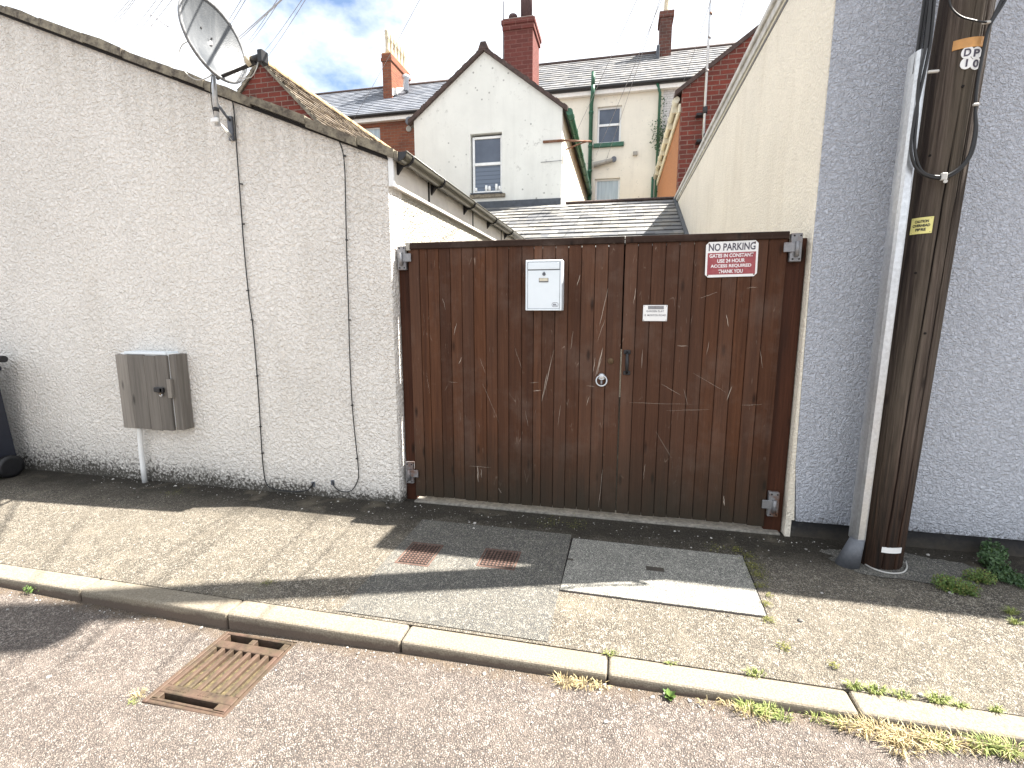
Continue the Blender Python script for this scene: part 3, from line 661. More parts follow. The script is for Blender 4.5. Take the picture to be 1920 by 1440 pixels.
b = B(); ov = [(lx+.0205*math.copysign(abs(math.cos(a))**.6, math.cos(a)), y0+.0014, lz+.0135*math.copysign(abs(math.sin(a))**.7, math.sin(a))) for a in [6.283*k/36 for k in range(37)]]
b.tube(ov, .0011, 'ink', 5, False); b.build('mark_outline', D_)

# =================================================================== SIGNS ON THE GATE
ra = R(1.0); p00, p11 = at(1321, 520, Y=GY-.01), at(1425, 451, Y=GY-.01); sx0, sx1 = p00.x, p11.x-.004; sz0, sz1 = at(1370, 519, Y=GY-.01).z, at(1372, 452, Y=GY-.01).z
sw, sh, scx, scz = sx1-sx0, sz1-sz0, (sx0+sx1)/2, (sz0+sz1)/2
T = thing('sign', 'red and white metal no parking sign at the top of the right gate', 'sign', (scx, GY, sz0))
def rot2(x, z): return (scx+(x*math.cos(ra)-z*math.sin(ra)), scz+(x*math.sin(ra)+z*math.cos(ra)))
def sgn(x0, z0, x1, z1, ch, y, d, m, name):
    pts = [(x0+ch, z0), (x1-ch, z0), (x1, z0+ch), (x1, z1-ch), (x1-ch, z1), (x0+ch, z1), (x0, z1-ch), (x0, z0+ch)] if ch else [(x0, z0), (x1, z0), (x1, z1), (x0, z1)]
    b = B(); b.prism([(rot2(*q)[0], y, rot2(*q)[1]) for q in pts], (0, d, 0), m)
    return b.build(name, T)
hw, hh = sw/2, sh/2
sgn(-hw, -hh, hw, hh, .018, GY-.007, .002, 'signw', 'plate')
sgn(-hw+.012, -hh+.016, hw-.012, hh*.38, 0, GY-.0078, .0006, 'red', 'red_panel')
cxy = rot2(0, hh*.69); text('lettering', 'NO PARKING', cxy[0], cxy[1], GY-.0082, sw*.89, sh*.205, 'ink', T, .02, ra)
for i, (s_, wd) in enumerate((('GATES IN CONSTANT', .84), ('USE 24 HOUR', .53), ('ACCESS REQUIRED', .78), ('THANK YOU', .47))):
    cxy = rot2(-.002, hh*(.21-.297*i)); text('lettering', s_, cxy[0], cxy[1], GY-.0090, sw*wd, sh*.105, 'letw', T, .03, ra)
for q in ((-hw+.018, hh-.012), (hw-.02, hh-.012), (-hw+.016, -hh+.012), (hw-.018, -hh+.012)):
    b = B(); c = rot2(*q); b.lathe((c[0], GY-.008, c[1]), [(.0045, 0), (.003, .002)], 'rust', 8, 'Y'); b.build('screw', T)
pa, pb = at(1205, 602, Y=GY-.01), at(1252, 572, Y=GY-.01)
T = thing('name_plate', 'small white address plate on the right gate, left of the no parking sign', 'sign', ((pa.x+pb.x)/2, GY, pa.z))
b = B(); b.box((pa.x, GY-.006, pa.z), (pb.x, GY-.003, pb.z), 'signw', .001); b.build('plate', T)
w_, h_ = pb.x-pa.x, pb.z-pa.z; cx = (pa.x+pb.x)/2
b = B(); b.box((cx-w_*.30, GY-.0068, pb.z-h_*.26), (cx+w_*.35, GY-.0061, pb.z-h_*.05), 'galvd'); b.build('worn_strip', T)
text('lettering', 'GARDEN FLAT', cx, pb.z-h_*.38, GY-.0066, w_*.72, h_*.115, 'ink', T, .01); text('lettering', '12. MORTON ROAD', cx, pb.z-h_*.63, GY-.0066, w_*.90, h_*.115, 'ink', T, .01)
for dx in (.006, w_-.006):
    for dz in (.006, h_-.006): b = B(); b.lathe((pa.x+dx, GY-.006, pa.z+dz), [(.003, 0), (.002, .0015)], 'blackm', 8, 'Y'); b.build('screw', T)

# =================================================================== METER BOX ON THE LEFT WALL
x0, x1, z0, z1 = -4.05, -3.465, .50, 1.135; yb = 3.17
T = thing('meter_cabinet', 'weathered grey timber cabinet on the white wall with a black latch', 'cabinet', ((x0+x1)/2, LY, z0))
b = B(); b.box((x0+.03, yb+.024, z0+.03), (x1-.06, LY-.003, z1+.004), 'white', .004); b.box((x0+.09, yb+.004, z1-.004), (x1-.08, LY-.006, z1+.016), 'postbox', .003); b.build('inner_box', T)
for i, (a, c, zt_, zb_) in enumerate(((x0, x0+.055, z1-.005, z0+.02), (x1-.071, x1, z1, z0+.01))): b = B(); b.box((a, yb+.022, zb_), (c, LY-.004, zt_), 'oldwood', .003); b.build('side_board', T)
b = B(); xx = [x0+.002, x0+.125, x0+.285, x0+.40, x1-.072]
for i, (a, c) in enumerate(zip(xx, xx[1:])): b.box((a+.001, yb, z0+random.uniform(-.01, .01)), (c-.001, yb+.021, z1-.012+random.uniform(-.004, .004)), 'oldwood', .0025)
DR = b.build('door', T)
p = at(303, 733, Y=yb); b = B(); b.box((p.x-.06, yb-.022, p.z-.010), (p.x+.03, yb+.001, p.z+.030), 'blackm', .006); b.box((p.x+.0, yb-.022, p.z-.012), (p.x+.035, yb-.001, p.z+.03), 'blackm', .004); b.build('latch', DR)
b = B(); b.tube([(p.x+.012, yb-.02, p.z-.012), (p.x+.012, yb-.022, p.z-.03)], .009, 'brass', 10); b.lathe((p.x+.012, yb-.008, p.z-.03), [(.012, 0), (.012, .018)], 'galv', 12, 'Y'); b.build('padlock', DR)
b = B(); b.box((x1-.09, yb-.006, z0+.28), (x1-.05, yb+.02, z1-.20), 'oldwood', .002); b.build('catch_block', T)
b = B(); pp = [(at(262, 806, Y=3.24)), (at(264, 840, Y=3.25)), at(268, 875, Y=3.25)]; pp.append(Vector((pp[-1].x, pp[-1].y, .0))); pp.insert(0, pp[0]+Vector((0, 0, .05)))
b.tube(pp, .02, 'white', 12); b.build('conduit', T)

# =================================================================== WALL CABLES
def cable(name, label, pxs, Y, rad, m='cable', clips=(), sm=3):
    P_ = [at(x, y, Y=Y) for x, y in pxs]; Q = []
    for i in range(len(P_)-1):
        a, b_, c, d = P_[max(i-1, 0)], P_[i], P_[i+1], P_[min(i+2, len(P_)-1)]
        for k in range(sm):
            t = k/sm; Q.append(.5*((2*b_)+(c-a)*t+(2*a-5*b_+4*c-d)*t*t+(3*b_-a-3*c+d)*t**3))
    Q.append(P_[-1]); b = B(); b.tube(Q, rad, m, 6)
    for cx_, cy_ in clips: c = at(cx_, cy_, Y=Y); b.box((c.x-.008, Y-.007, c.z-.004), (c.x+.008, Y+.01, c.z+.005), m, .001)
    o = b.build(name); lo = min(Q, key=lambda q: q.z); origin(o, lo); return tag(o, label, 'cable')
cable('wall_cable', 'thin black cable down the white wall below the satellite dish', [(428, 172), (437, 195), (441, 240), (446, 310), (452, 390), (458, 470), (467, 560), (474, 610), (481, 690), (486, 760), (490, 830), (494, 880), (500, 908), (515, 917), (550, 922), (578, 918), (588, 904)], LY-.014, .0045, clips=[(452, 345), (456, 420), (464, 545), (472, 600), (482, 705), (488, 800), (492, 850)])
cable('wall_cable', 'second thin black cable on the white wall, nearer the gates', [(470, 187), (520, 207), (570, 227), (610, 243), (628, 254), (640, 275), (646, 310), (648, 380), (650, 470), (653, 560), (655, 640), (658, 720), (662, 780), (667, 830), (672, 880), (671, 900), (660, 919), (643, 922), (628, 914), (623, 902)], LY-.014, .004, clips=[(646, 292), (650, 450), (655, 600), (660, 760), (669, 860)])
for px_, py_, l in ((588, 908, 'dark putty patch where the dish cable enters the foot of the white wall'), (624, 905, 'dark putty patch where the cable nearer the gates enters the wall')):
    b = B(); c = at(px_, py_, Y=LY); b.box((c.x-.016, LY-.008, c.z-.02), (c.x+.016, LY+.01, c.z+.022), 'steelg', .004); o = b.build('cable_entry'); tag(o, l, 'cable entry', 'cable entries at the wall foot'); origin(o, c)

# =================================================================== SATELLITE DISH
Cd = Vector((-2.576, 2.90, 3.196)); az, el, RD = 1.514, .158, .237
nd_ = Vector((math.sin(az)*math.cos(el), -math.cos(az)*math.cos(el), math.sin(el))); a_ = nd_.cross(Vector((0, 0, 1))).normalized(); b_ = a_.cross(nd_)
mp_ = at(404, 180, Y=3.02)
T = thing('satellite_dish', 'grey mesh satellite dish bracketed high on the white wall', 'satellite dish', (at(433, 222, Y=LY).x, LY, at(433, 235, Y=LY).z))
b = B(); NR, NA = 10, 56; rings = []; dd = .052
for side in (0, 1):
    rg = []
    for i in range(NR+1):
        rr = RD*max(i/NR, .02); off = -dd*(1-(rr/RD)**2)-side*.003
        rg.append([b.bm.verts.new(Cd+a_*rr*math.cos(6.2832*k/NA)+b_*rr*math.sin(6.2832*k/NA)+nd_*off) for k in range(NA)])
    for i in range(NR):
        b._fin([b.bm.faces.new([rg[i][k], rg[i][(k+1) % NA], rg[i+1][(k+1) % NA], rg[i+1][k]]) for k in range(NA)], 'dish', .5, True)
    b._fin([b.bm.faces.new(rg[0])], 'dish', .5)
b.build('reflector', T)
b = B(); b.tube([Cd+a_*RD*math.cos(6.2832*k/64)+b_*RD*math.sin(6.2832*k/64)-nd_*.006 for k in range(65)], .011, 'dishrim', 8, False); b.build('rim', T)
for q in ((-.02, .03), (.05, .06), (-.06, -.10), (.0, -.13)):
    b = B(); c = Cd+a_*q[0]+b_*q[1]-nd_*dd*.9; b.tube([c, c+nd_*.006], .006, 'blackm', 8); b.build('bolt', T)
bot = Cd-b_*RD*.93-nd_*.02; lnb = at(478, 106, Y=2.62); lnb = Cd+nd_*.285-b_*.215+a_*.0
b = B(); ua = (lnb-bot).normalized(); b.tube([bot-ua*.03, bot+ua*.10, lnb-ua*.02], [.013, .013, .015], 'blackm', 4, smooth=False); b.build('feed_arm', T)
b = B(); h0 = lnb+b_*.02; b.tube([h0+nd_*.02, h0-nd_*.045], [.02, .022], 'blackm', 14); b.tube([h0-nd_*.045, h0-nd_*.075], [.030, .033], 'potc', 16); b.tube([h0+b_*.005+nd_*.0, h0-b_*.05+nd_*.04], .017, 'blackm', 4, smooth=False)
b.box(h0+nd_*.04-Vector((.02, .03, .045)), h0+nd_*.04+Vector((.02, .03, .03)), 'blackm', .006); b.build('receiver_head', T)
mt0 = Cd-b_*.20-nd_*.075; m1 = at(401, 150, Y=3.05); m2 = at(408, 236, Y=3.05)
b = B(); b.tube([Vector((m2.x, m2.y, m2.z)), Vector((m2.x, m1.y, m1.z)), Vector((m2.x+.0, m1.y, m1.z+.16))], .0165, 'galv', 14); b.tube([Vector((m2.x, m1.y, m1.z+.08)), Cd-nd_*dd], .02, 'galvd', 10)
b.tube([Vector((m2.x, m2.y, m2.z+.09)), Vector((m2.x, m2.y, m2.z+.115))], .019, 'black', 14); b.build('mast', T)
b = B(); zt_, zb_ = m2.z+.155, m2.z+.02; wp = at(433, 222, Y=LY).x
b.tube([(m2.x, m2.y, zt_), (wp, LY-.012, zt_-.03)], .010, 'steelg', 8); b.tube([(m2.x, m2.y, zb_+.01), (wp, LY-.012, zb_)], .010, 'white', 8)
b.box((m2.x-.028, m2.y-.03, zb_-.004), (m2.x+.03, m2.y-.016, zb_+.024), 'white', .003)
b.box((wp-.018, LY-.022, zb_-.035), (wp+.022, LY-.001, zt_+.0), 'steelg', .003); b.build('wall_bracket', T)
def cr_(P_, sm=5):
    Q = []
    for i in range(len(P_)-1):
        a, b2, c, d = P_[max(i-1, 0)], P_[i], P_[i+1], P_[min(i+2, len(P_)-1)]
        for k in range(sm): t = k/sm; Q.append(.5*((2*b2)+(c-a)*t+(2*a-5*b2+4*c-d)*t*t+(3*b2-a-3*c+d)*t**3))
    return Q+[P_[-1]]
b = B(); b.tube(cr_([at(x, y, Y=2.95) for x, y in ((356, 76), (342, 84), (336, 100), (340, 122), (352, 140), (370, 150), (388, 146), (398, 139))]), .0035, 'wcable', 6)
b.build('cable_loop', T); b = B(); b.tube(cr_([lnb, at(480, 130, Y=2.85), at(470, 145, Y=2.87), at(452, 146, Y=2.9), at(440, 138, Y=2.92), at(430, 128, Y=2.9)]), .003, 'wcable', 6)
b.build('cable_loop', T); b = B(); b.tube(cr_([at(398, 140, Y=3.0), at(395, 170, Y=3.02), at(399, 205, Y=3.04), at(404, 225, Y=3.05)]), .003, 'cable', 6); b.build('cable_loop', T); b = B(); b.tube(cr_([at(412, 232, Y=3.05), at(425, 250, Y=3.2), at(437, 266, Y=3.28)]), .003, 'wcable', 6); b.build('cable_loop', T)

# =================================================================== TELEGRAPH POLE
PB = Vector((1.556, 3.135, 0)); PH = 7.6; lean = Vector((.026, -.018, 1))
T = thing('telegraph_pole', 'weathered brown timber telegraph pole in front of the grey wall', 'telegraph pole', PB)
def prad(z): return .136-.0098*min(z, 3)-.004*max(0, z-3)
b = B(); NA, NZ = 260, 190; rings = []; deps = []
cracks = [(-1.72, .045, 4., .0), (-1.22, .036, 2.6, 1.), (-.75, .036, 3., 3.)]
for j in range(NZ+1):
    dep = []; z = 3.6*j/160 if j <= 160 else 3.6+(PH-3.6)*(j-160)/30; ring = []
    for k in range(NA):
        a = 6.2832*k/NA; cd = 0.; r = prad(z); r += .004*noise.noise((math.cos(a)*2.2, math.sin(a)*2.2, z*.5)); r += .0022*noise.noise((math.cos(a)*14, math.sin(a)*14, z*.7))
        for (ca, wd, fr, sd_) in cracks:
            c0 = ca+.05*noise.noise((z*fr*.35, sd_, 0))+.02*noise.noise((z*6, sd_, 0)); d = abs((a-6.2832 if a > math.pi else a)-c0)
            if d < wd: dq = (1-d/wd)*(.5+.5*min(1, max(0, .6+noise.noise((z*.9, sd_, 5))*2))); r -= .014*dq; cd = max(cd, dq)
        ring.append(b.bm.verts.new(PB+lean*z+Vector((math.cos(a)*r, math.sin(a)*r, 0)))); dep.append(cd)
    rings.append(ring); deps.append(dep)
b._fin([b.bm.faces.new([rings[j][k], rings[j][(k+1) % NA], rings[j+1][(k+1) % NA], rings[j+1][k]]) for j in range(NZ) for k in range(NA)], 'pole', .5, True)
b.bm.faces.ensure_lookup_table()
for j in range(NZ):
    for k in range(NA): b.bm.faces[j*NA+k][b.r] = max(deps[j][k], deps[j][(k+1) % NA], deps[j+1][k])
b._fin([b.bm.faces.new(rings[-1])], 'pole', 0.); b.build('shaft', T)
def onpole(px, py, lift=.003):
    """point on the pole surface seen at a pixel, its outward direction and height"""
    d = at(px, py, Y=1.)-Vector((0, 0, CAMZ)); o = Vector((0, 0, CAMZ)); t = 2.0
    for _ in range(4000):
        q = o+d*t; ax = PB+lean*q.z; rr = Vector((q.x-ax.x, q.y-ax.y)).length
        if rr <= prad(q.z)+lift: break
        t += .0006
        if t > 3.3: break
    n = Vector((q.x-ax.x, q.y-ax.y, 0)).normalized(); return ax+n*(prad(q.z)+lift), n
def plate_on_pole(parent, name, px0, py0, px1, py1, m, th=.002, body=None, tm='ink', disc=False, lift=.004):
    (p, n), = [onpole((px0+px1)/2, (py0+py1)/2, lift)]; s = Vector((-n.y, n.x, 0)); 
    k = (p-Vector((0, 0, CAMZ))).dot(Vector((-math.sin(YAW)*math.cos(PITCH), math.cos(YAW)*math.cos(PITCH), -math.sin(PITCH))))/F_PX; w, h = abs(px1-px0)*k/2, abs(py1-py0)*k/2*1.06; b = B(); steps = 8; r0 = prad(p.z)+lift; ax = PB+lean*p.z; a0 = math.atan2(n.y, n.x); q = []
    def P3(u, v, e=0.): a = a0+u/r0; return Vector((ax.x+lean.x*v, ax.y, p.z+v))+Vector((math.cos(a), math.sin(a), 0))*(r0+e)
    rim = [(w*math.cos(6.2832*i/24), h*math.sin(6.2832*i/24)) for i in range(24)] if disc else [(-w+2*w*i/steps, -h) for i in range(steps+1)]+[(w-2*w*i/steps, h) for i in range(steps+1)]
    if disc: b.bm.faces.new([b.bm.verts.new(P3(u, v)) for u, v in rim])
    else:
        for i in range(steps): u0, u1 = -w+2*w*i/steps, -w+2*w*(i+1)/steps; b.bm.faces.new([b.bm.verts.new(x) for x in (P3(u0, -h), P3(u1, -h), P3(u1, h), P3(u0, h))])
    R_ = [b.bm.verts.new(P3(u, v)) for u, v in rim]; R2 = [b.bm.verts.new(P3(u, v, -th-.004)) for u, v in rim]
    for i in range(len(rim)): j = (i+1) % len(rim); b.bm.faces.new([R_[i], R2[i], R2[j], R_[j]])
    b._fin(list(b.bm.faces), m, .5); bmesh.ops.recalc_face_normals(b.bm, faces=b.bm.faces); o = b.build(name, parent)
    if body:
        t = text('lettering', body[0], 0, 0, 0, 2*w*body[1], 2*h*body[2], tm, None, .03); off = world_loc(parent)
        for v in t.data.vertices: v.co = P3(v.co.x, v.co.z, .0008)-off
        t.parent = parent
    return o, P3, w, h
plate_on_pole(T, 'orange_tag', 1794, 71, 1843, 87, 'orange')
for (x_, y_, ch) in ((1815, 98, 'D'), (1832, 99, 'P'), (1813, 118, '1'), (1830, 119, '0')): plate_on_pole(T, 'number_disc', x_-10, y_-10, x_+9, y_+10, 'signw', body=(ch,   .15 if ch == '1' else .55, .62), disc=True)
plate_on_pole(T, 'white_tag', 1656, 1028, 1692, 1038, 'signw')
for (x_, y_) in ((1805, 162), (1744, 292), (1717, 512), (1734, 625), (1806, 660)):
    p, n = onpole(x_, y_, .0); b = B(); b.tube([p-n*.004, p+n*.0035], .0065, 'gap', 10); b.build('bolt_hole', T)
# terminal canister high on the pole
b = B(); b.lathe(PB+lean*6.9+Vector((0, -.16, 0)), [(.09, -.35), (.15, -.28), (.17, .15), (.09, .35)], 'black', 16); b.build('terminal_canister', T)
# signs, guard, cable
cp, cn = onpole(1727, 423)
TS = thing('sign', 'small yellow caution sign screwed to the timber telegraph pole', 'sign', cp)
o_, P3, w_, h_ = plate_on_pole(TS, 'plate', 1710, 409, 1744, 437, 'yellow', lift=.005)
for i, (s_, wd) in enumerate((('CAUTION', .62), ('OVERHEAD', .78), ('FIBRE', .46))):
    t = text('lettering', s_, 0, 0, 0, 2*w_*wd, 2*h_*.17, 'blackm', None, .05)
    for v in t.data.vertices: v.co = P3(v.co.x, v.co.z+h_*(.5-.5*i), .0009)-world_loc(TS)
    t.parent = TS
for u in (-.84, .84):
    for v in (-.82, .82): b = B(); c = P3(w_*u, h_*v, -.001); b.stone(c, .003, 'blackm'); b.build('screw', TS)
gt, gb = at(1725, 99, Y=3.02), at(1611, 980, Y=3.01)
TG = thing('cable_guard', 'long galvanised steel cable guard up the left side of the telegraph pole', 'cable guard', Vector((gb.x, gb.y, 0)))
def guard(p, s=.72): return [p+Vector((dx*s, dy*s, 0)) for dx, dy in ((.052, -.002), (.043, -.022), (.026, -.030), (.020, -.052), (-.020, -.056), (-.030, -.034), (-.036, .02), (-.036, .06))]
b = B(); ga, gc = guard(Vector((gb.x, gb.y, .17))), guard(Vector((gt.x, gt.y, gt.z)))
v0 = [b.bm.verts.new(q) for q in ga]; v1 = [b.bm.verts.new(q) for q in gc]; b._fin([b.bm.faces.new([v0[i], v0[i+1], v1[i+1], v1[i]]) for i in range(7)], 'galv', .5); 
o = b.build('channel', TG); md = o.modifiers.new('thick', 'SOLIDIFY'); md.thickness = .003
b = B(); c0 = at(1583, 1033, Z=0); top = Vector((gb.x+.0, gb.y-.0, .175)); n = 14
v0 = [b.bm.verts.new(Vector((gb.x-.025+.066*math.cos(a), gb.y+.02+.066*math.sin(a)*.9, 0))) for a in [math.pi*.62+math.pi*1.1*k/n for k in range(n+1)]]
v1 = [b.bm.verts.new(Vector((gb.x+.0+.036*math.cos(a), gb.y-.008+.04*math.sin(a), .185))) for a in [math.pi*.62+math.pi*1.1*k/n for k in range(n+1)]]
b._fin([b.bm.faces.new([v0[i], v0[i+1], v1[i+1], v1[i]]) for i in range(n)], 'steelg', .5, True); o = b.build('flared_foot', TG); md = o.modifiers.new('thick', 'SOLIDIFY'); md.thickness = .003
# black cables down to the guard
b = B()
for k in range(4): b.tube(cr_([Vector((gt.x-.022+.014*k, gt.y-.012+.006*(k % 2), gt.z-.1)), Vector((gt.x-.015+.013*k, gt.y-.012, gt.z+.25)), Vector((gt.x+.005+.013*k, gt.y-.01, 4.2)), Vector((gt.x+.06+.012*k, gt.y, 6.2))]), .0065, 'cable', 8)
o = b.build('cable_run'); tag(o, 'bundle of black cables rising from the top of the steel guard', 'cable'); origin(o, gt)
b = B()
for off in (0, 7):
    pts = [(1757-off*.6, -60), (1752-off, 0), (1744-off, 80), (1730-off, 150), (1716+off*.5, 215), (1708+off, 275), (1716+off, 312), (1738, 330-off*.4), (1770, 334-off*.5), (1800, 318-off*.6), (1822-off*.5, 288), (1831-off*.4, 245), (1829, 205), (1832, 160), (1843, 100), (1855, 50), (1878+off, 0), (1900+off, -50)]
    b.tube(cr_([at(x, y, Y=2.955 if 230 < y else 2.96) for x, y in pts], 5), .0072, 'cable', 8)
o = b.build('cable_loop'); tag(o, 'black cable hanging in a long loop round the front of the telegraph pole', 'cable'); origin(o, at(1770, 334, Y=2.925))
b = B(); c = at(1770, 331, Y=2.948); b.box((c.x-.012, c.y-.008, c.z-.018), (c.x+.012, c.y+.012, c.z+.018), 'wcable', .003); b.lathe((c.x+.006, c.y-.002, c.z-.024), [(.009, 0), (.009, .006)], 'wcable', 12, 'Y'); b.build('cable_clip', o)
for (x_, y_, w2) in ((1750, 134, .024), (1830, 196, .012), (1850, 42, .016)): b = B(); c = at(x_, y_, Y=2.95); b.box((c.x-w2, c.y-.006, c.z-.006), (c.x+w2, c.y+.008, c.z+.006), 'wcable', .003); b.build('cable_clip', o)
b = B(); b.tube(cr_([at(x, y, Y=2.93) for x, y in ((1778, -30), (1782, 10), (1800, 30), (1825, 38), (1850, 42))]), .004, 'cable', 6); b.build('cross_cable', o)
b = B(); 
b.tube(cr_([at(1603, 1037, Z=.006), at(1612, 1050, Z=.008), at(1635, 1065, Z=.008), at(1665, 1074, Z=.008), at(1690, 1074, Z=.008), at(1700, 1066, Z=.01), at(1699, 1054, Z=.02)]), .004, 'wcable', 6)
o = b.build('ground_cable'); tag(o, 'thin pale cable curled on the ground round the pole foot', 'cable'); origin(o, at(1660, 1072, Z=0))

# =================================================================== WHEELIE BIN
T = thing('wheelie_bin', 'dark blue wheelie bin against the white wall beside the timber cabinet', 'bin', (-5.56, 2.95, 0))
bx1 = -5.32
b = B(); b.prism([(-5.86, 2.72, .10), (bx1, 2.72, .10), (bx1+.01, 2.66, .99), (-5.88, 2.66, .99)], (0, .46, 0), 'binm'); b.box((-5.91, 2.62, .96), (bx1+.03, 3.16, 1.0), 'binm', .01); b.build('body', T)
b = B(); b.box((-5.93, 2.6, 1.002), (bx1+.04, 3.12, 1.07), 'binm', .025, seg=2); b.build('lid', T)
b = B(); b.tube([(-5.93, 3.17, 1.06), (bx1+.05, 3.17, 1.06)], .03, 'black', 12); b.build('handle', T)
for xw in (-5.84, bx1+.02):
    b = B(); b.lathe((xw, 3.10, .10), [(.07, -.03), (.10, -.025), (.10, .025), (.07, .03)], 'black', 20, 'X'); b.build('wheel', T)
b = B(); b.box((-5.88, 2.72, .0), (bx1+.02, 3.0, .12), 'black', .02); b.build('foot', T)

# =================================================================== GULLY GRATE
rz = road_z(-1.65); zt_ = rz+.004
T = thing('gully_grate', 'rusty iron gully grate in the road beside the kerb', 'drain grate', (-1.65, 1.6, rz-.02))
b = B()
for (a, c, d, e) in ((GX0, GY0, GX0+.02, GY1), (GX1-.02, GY0, GX1, GY1), (GX0+.02, GY0, GX1-.02, GY0+.016), (GX0+.02, GY1-.016, GX1-.02, GY1)): b.box((a, c, rz-.05), (d, e, zt_), 'irong', .003)
b.build('outer_frame', T)
b = B(); x0, x1, y0, y1 = GX0+.024, GX1-.024, GY0+.020, GY1-.02
b.box((x0, y0+.036, rz-.03), (x1, y0+.078, zt_+.001), 'irong', .003); b.box((x0, y1-.085, rz-.03), (x1, y1-.04, zt_+.001), 'irong', .003)
b.box((x0, y0, rz-.03), (x0+.03, y0+.036, zt_), 'irong', .002); b.box((x1-.055, y0, rz-.03), (x1, y0+.036, zt_), 'irong', .002); b.box((x0, y0-.003, rz-.03), (x1, y0+.008, zt_), 'irong', .002)
b.box((x0, y1-.04, rz-.03), (x0+.02, y1, zt_), 'irong', .002); b.box((x0+.15, y1-.04, rz-.03), (x0+.18, y1-.006, zt_), 'irong', .002); b.box((x1-.03, y1-.04, rz-.03), (x1, y1, zt_), 'irong', .002)
nb = 8; 
for i in range(nb):
    xc = x0+.011+(x1-x0-.022)*i/(nb-1); b.box((xc-.0105, y0+.078, rz-.03), (xc+.0105, y1-.085, zt_), 'irong', .004, seg=2)
for i in range(nb-1):
    xc = x0+.011+(x1-x0-.022)*(i+.5)/(nb-1); b.prism([(xc-.015, y0+.078, rz-.006), (xc+.015, y0+.078, rz-.006), (xc+.015, y1-.11, rz-.012), (xc-.015, y1-.11, rz-.016)], (0, 0, -.012), 'silt')
for i in range(14):
    xx_ = x0+.02+i*.012+(.05 if i > 8 else 0); b.box((xx_, y0+.05, zt_), (xx_+.006, y0+.064, zt_+.003), 'irong')
b.build('grate', T)
b = B(); b.box((GX0+.003, GY0+.003, rz-.3), (GX1-.003, GY1-.003, rz-.045), 'void'); b.build('pit', T)

# =================================================================== COVERS
for (pts, lb) in (([(770, 1020), (828, 1022), (805, 1062), (745, 1057)], 'rusty chequered iron cover nearer the white wall corner'), ([(912, 1030), (973, 1037), (965, 1068), (895, 1063)], 'rusty chequered iron cover farther along in front of the gates')):
    P_ = [at(x, y, Z=0) for x, y in pts]; xa = (P_[0].x+P_[3].x)/2; xb = (P_[1].x+P_[2].x)/2; ya = (P_[2].y+P_[3].y)/2; yb_ = (P_[0].y+P_[1].y)/2
    T = thing('stopcock_cover', lb, 'access cover', ((xa+xb)/2, (ya+yb_)/2, 0), 'small iron covers in the pavement')
    b = B()
    for (a, c, d, e) in ((xa-.008, ya-.008, xa+.004, yb_+.008), (xb-.004, ya-.008, xb+.008, yb_+.008), (xa+.004, ya-.008, xb-.004, ya+.004), (xa+.004, yb_-.004, xb-.004, yb_+.008)): b.box((a, c, -.02), (d, e, .007), 'cover', .002)
    b.build('frame', T)
    b = B(); b.box((xa+.006, ya+.006, -.02), (xb-.006, yb_-.006, .0045), 'coverd', .002); q = .023; n_ = int((xb-xa)/q); m_ = int((yb_-ya)/q)
    for i in range(n_):
        for j in range(m_):
            c = (xa+.012+q*(i+.5)*((xb-xa-.02)/(n_*q)), ya+.010+q*(j+.5)*((yb_-ya-.02)/(m_*q)))
            b.box((c[0]-.0065, c[1]-.0065, .0035), (c[0]+.0065, c[1]+.0065, .0095), 'cover', .0015, rot=Matrix.Rotation(.785, 3, 'Z'))
    b.build('lid', T)
T = thing('slab_cover', 'large pale granite chip cover slab in the pavement before the right gate', 'access cover', (.26, 2.7, 0))
b = B(); b.prism([(-.262, 2.395, -.02), (.757, 2.385, -.02), (.783, 2.99, -.02), (-.248, 3.0, -.02)], (0, 0, .0265), 'gran'); b.build('slab', T)
b = B(); s_ = [(-.271, 2.386), (.765, 2.376), (.792, 2.998), (-.257, 3.009)]; b.prism([(x, y, -.02) for x, y in s_], (0, 0, .0235), 'gap'); b.build('joint', T)
b = B(); c = at(1228, 1069, Z=0); b.box((c.x-.05, c.y-.022, .0068), (c.x+.05, c.y+.022, .0088), 'plinth', .001); b.build('lifting_keyhole', T); b = B(); c = at(1070, 1051, Z=0); b.box((c.x-.018, c.y-.012, .0068), (c.x+.016, c.y+.012, .0085), 'plinth', .001); b.build('lifting_keyhole', T)

# =================================================================== BACKGROUND: LEAN-TO SLATE ROOF
LR0, LR1 = 11.5, 8.0
ez = lambda y: 3.86-(11.5-y)*.458
T = thing('lean_to', 'low outbuilding with a pale worn slate roof just behind the gates', 'building', (-1, LR1, 0))
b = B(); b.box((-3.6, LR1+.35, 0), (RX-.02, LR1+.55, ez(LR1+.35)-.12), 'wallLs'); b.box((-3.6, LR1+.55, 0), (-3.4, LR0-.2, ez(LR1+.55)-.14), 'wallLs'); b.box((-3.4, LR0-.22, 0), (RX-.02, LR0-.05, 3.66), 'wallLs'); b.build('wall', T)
b = B(); b.prism([(-3.75, LR1, ez(LR1)-.03), (-3.75, LR0-.02, ez(LR0-.02)-.03), (-3.75, LR0-.02, ez(LR0-.02)-.10), (-3.75, LR1, ez(LR1)-.10)], (3.75+RX-.008, 0, 0), 'slate')
dn = Vector((0, -1, -.458)).normalized(); slates(b, (-3.75, LR0-.03, ez(LR0-.03)-.02), (1, 0, 0), 3.75+RX-.01, dn, 3.75, .32, .25, 'slatel', lift=.02)
b.build('roof', T)
b = B(); b.box((-1.28, LR0-.05, 3.845), (RX-.03, LR0+.09, 3.90), 'tileb', .02); b.build('ridge_tiles', T)
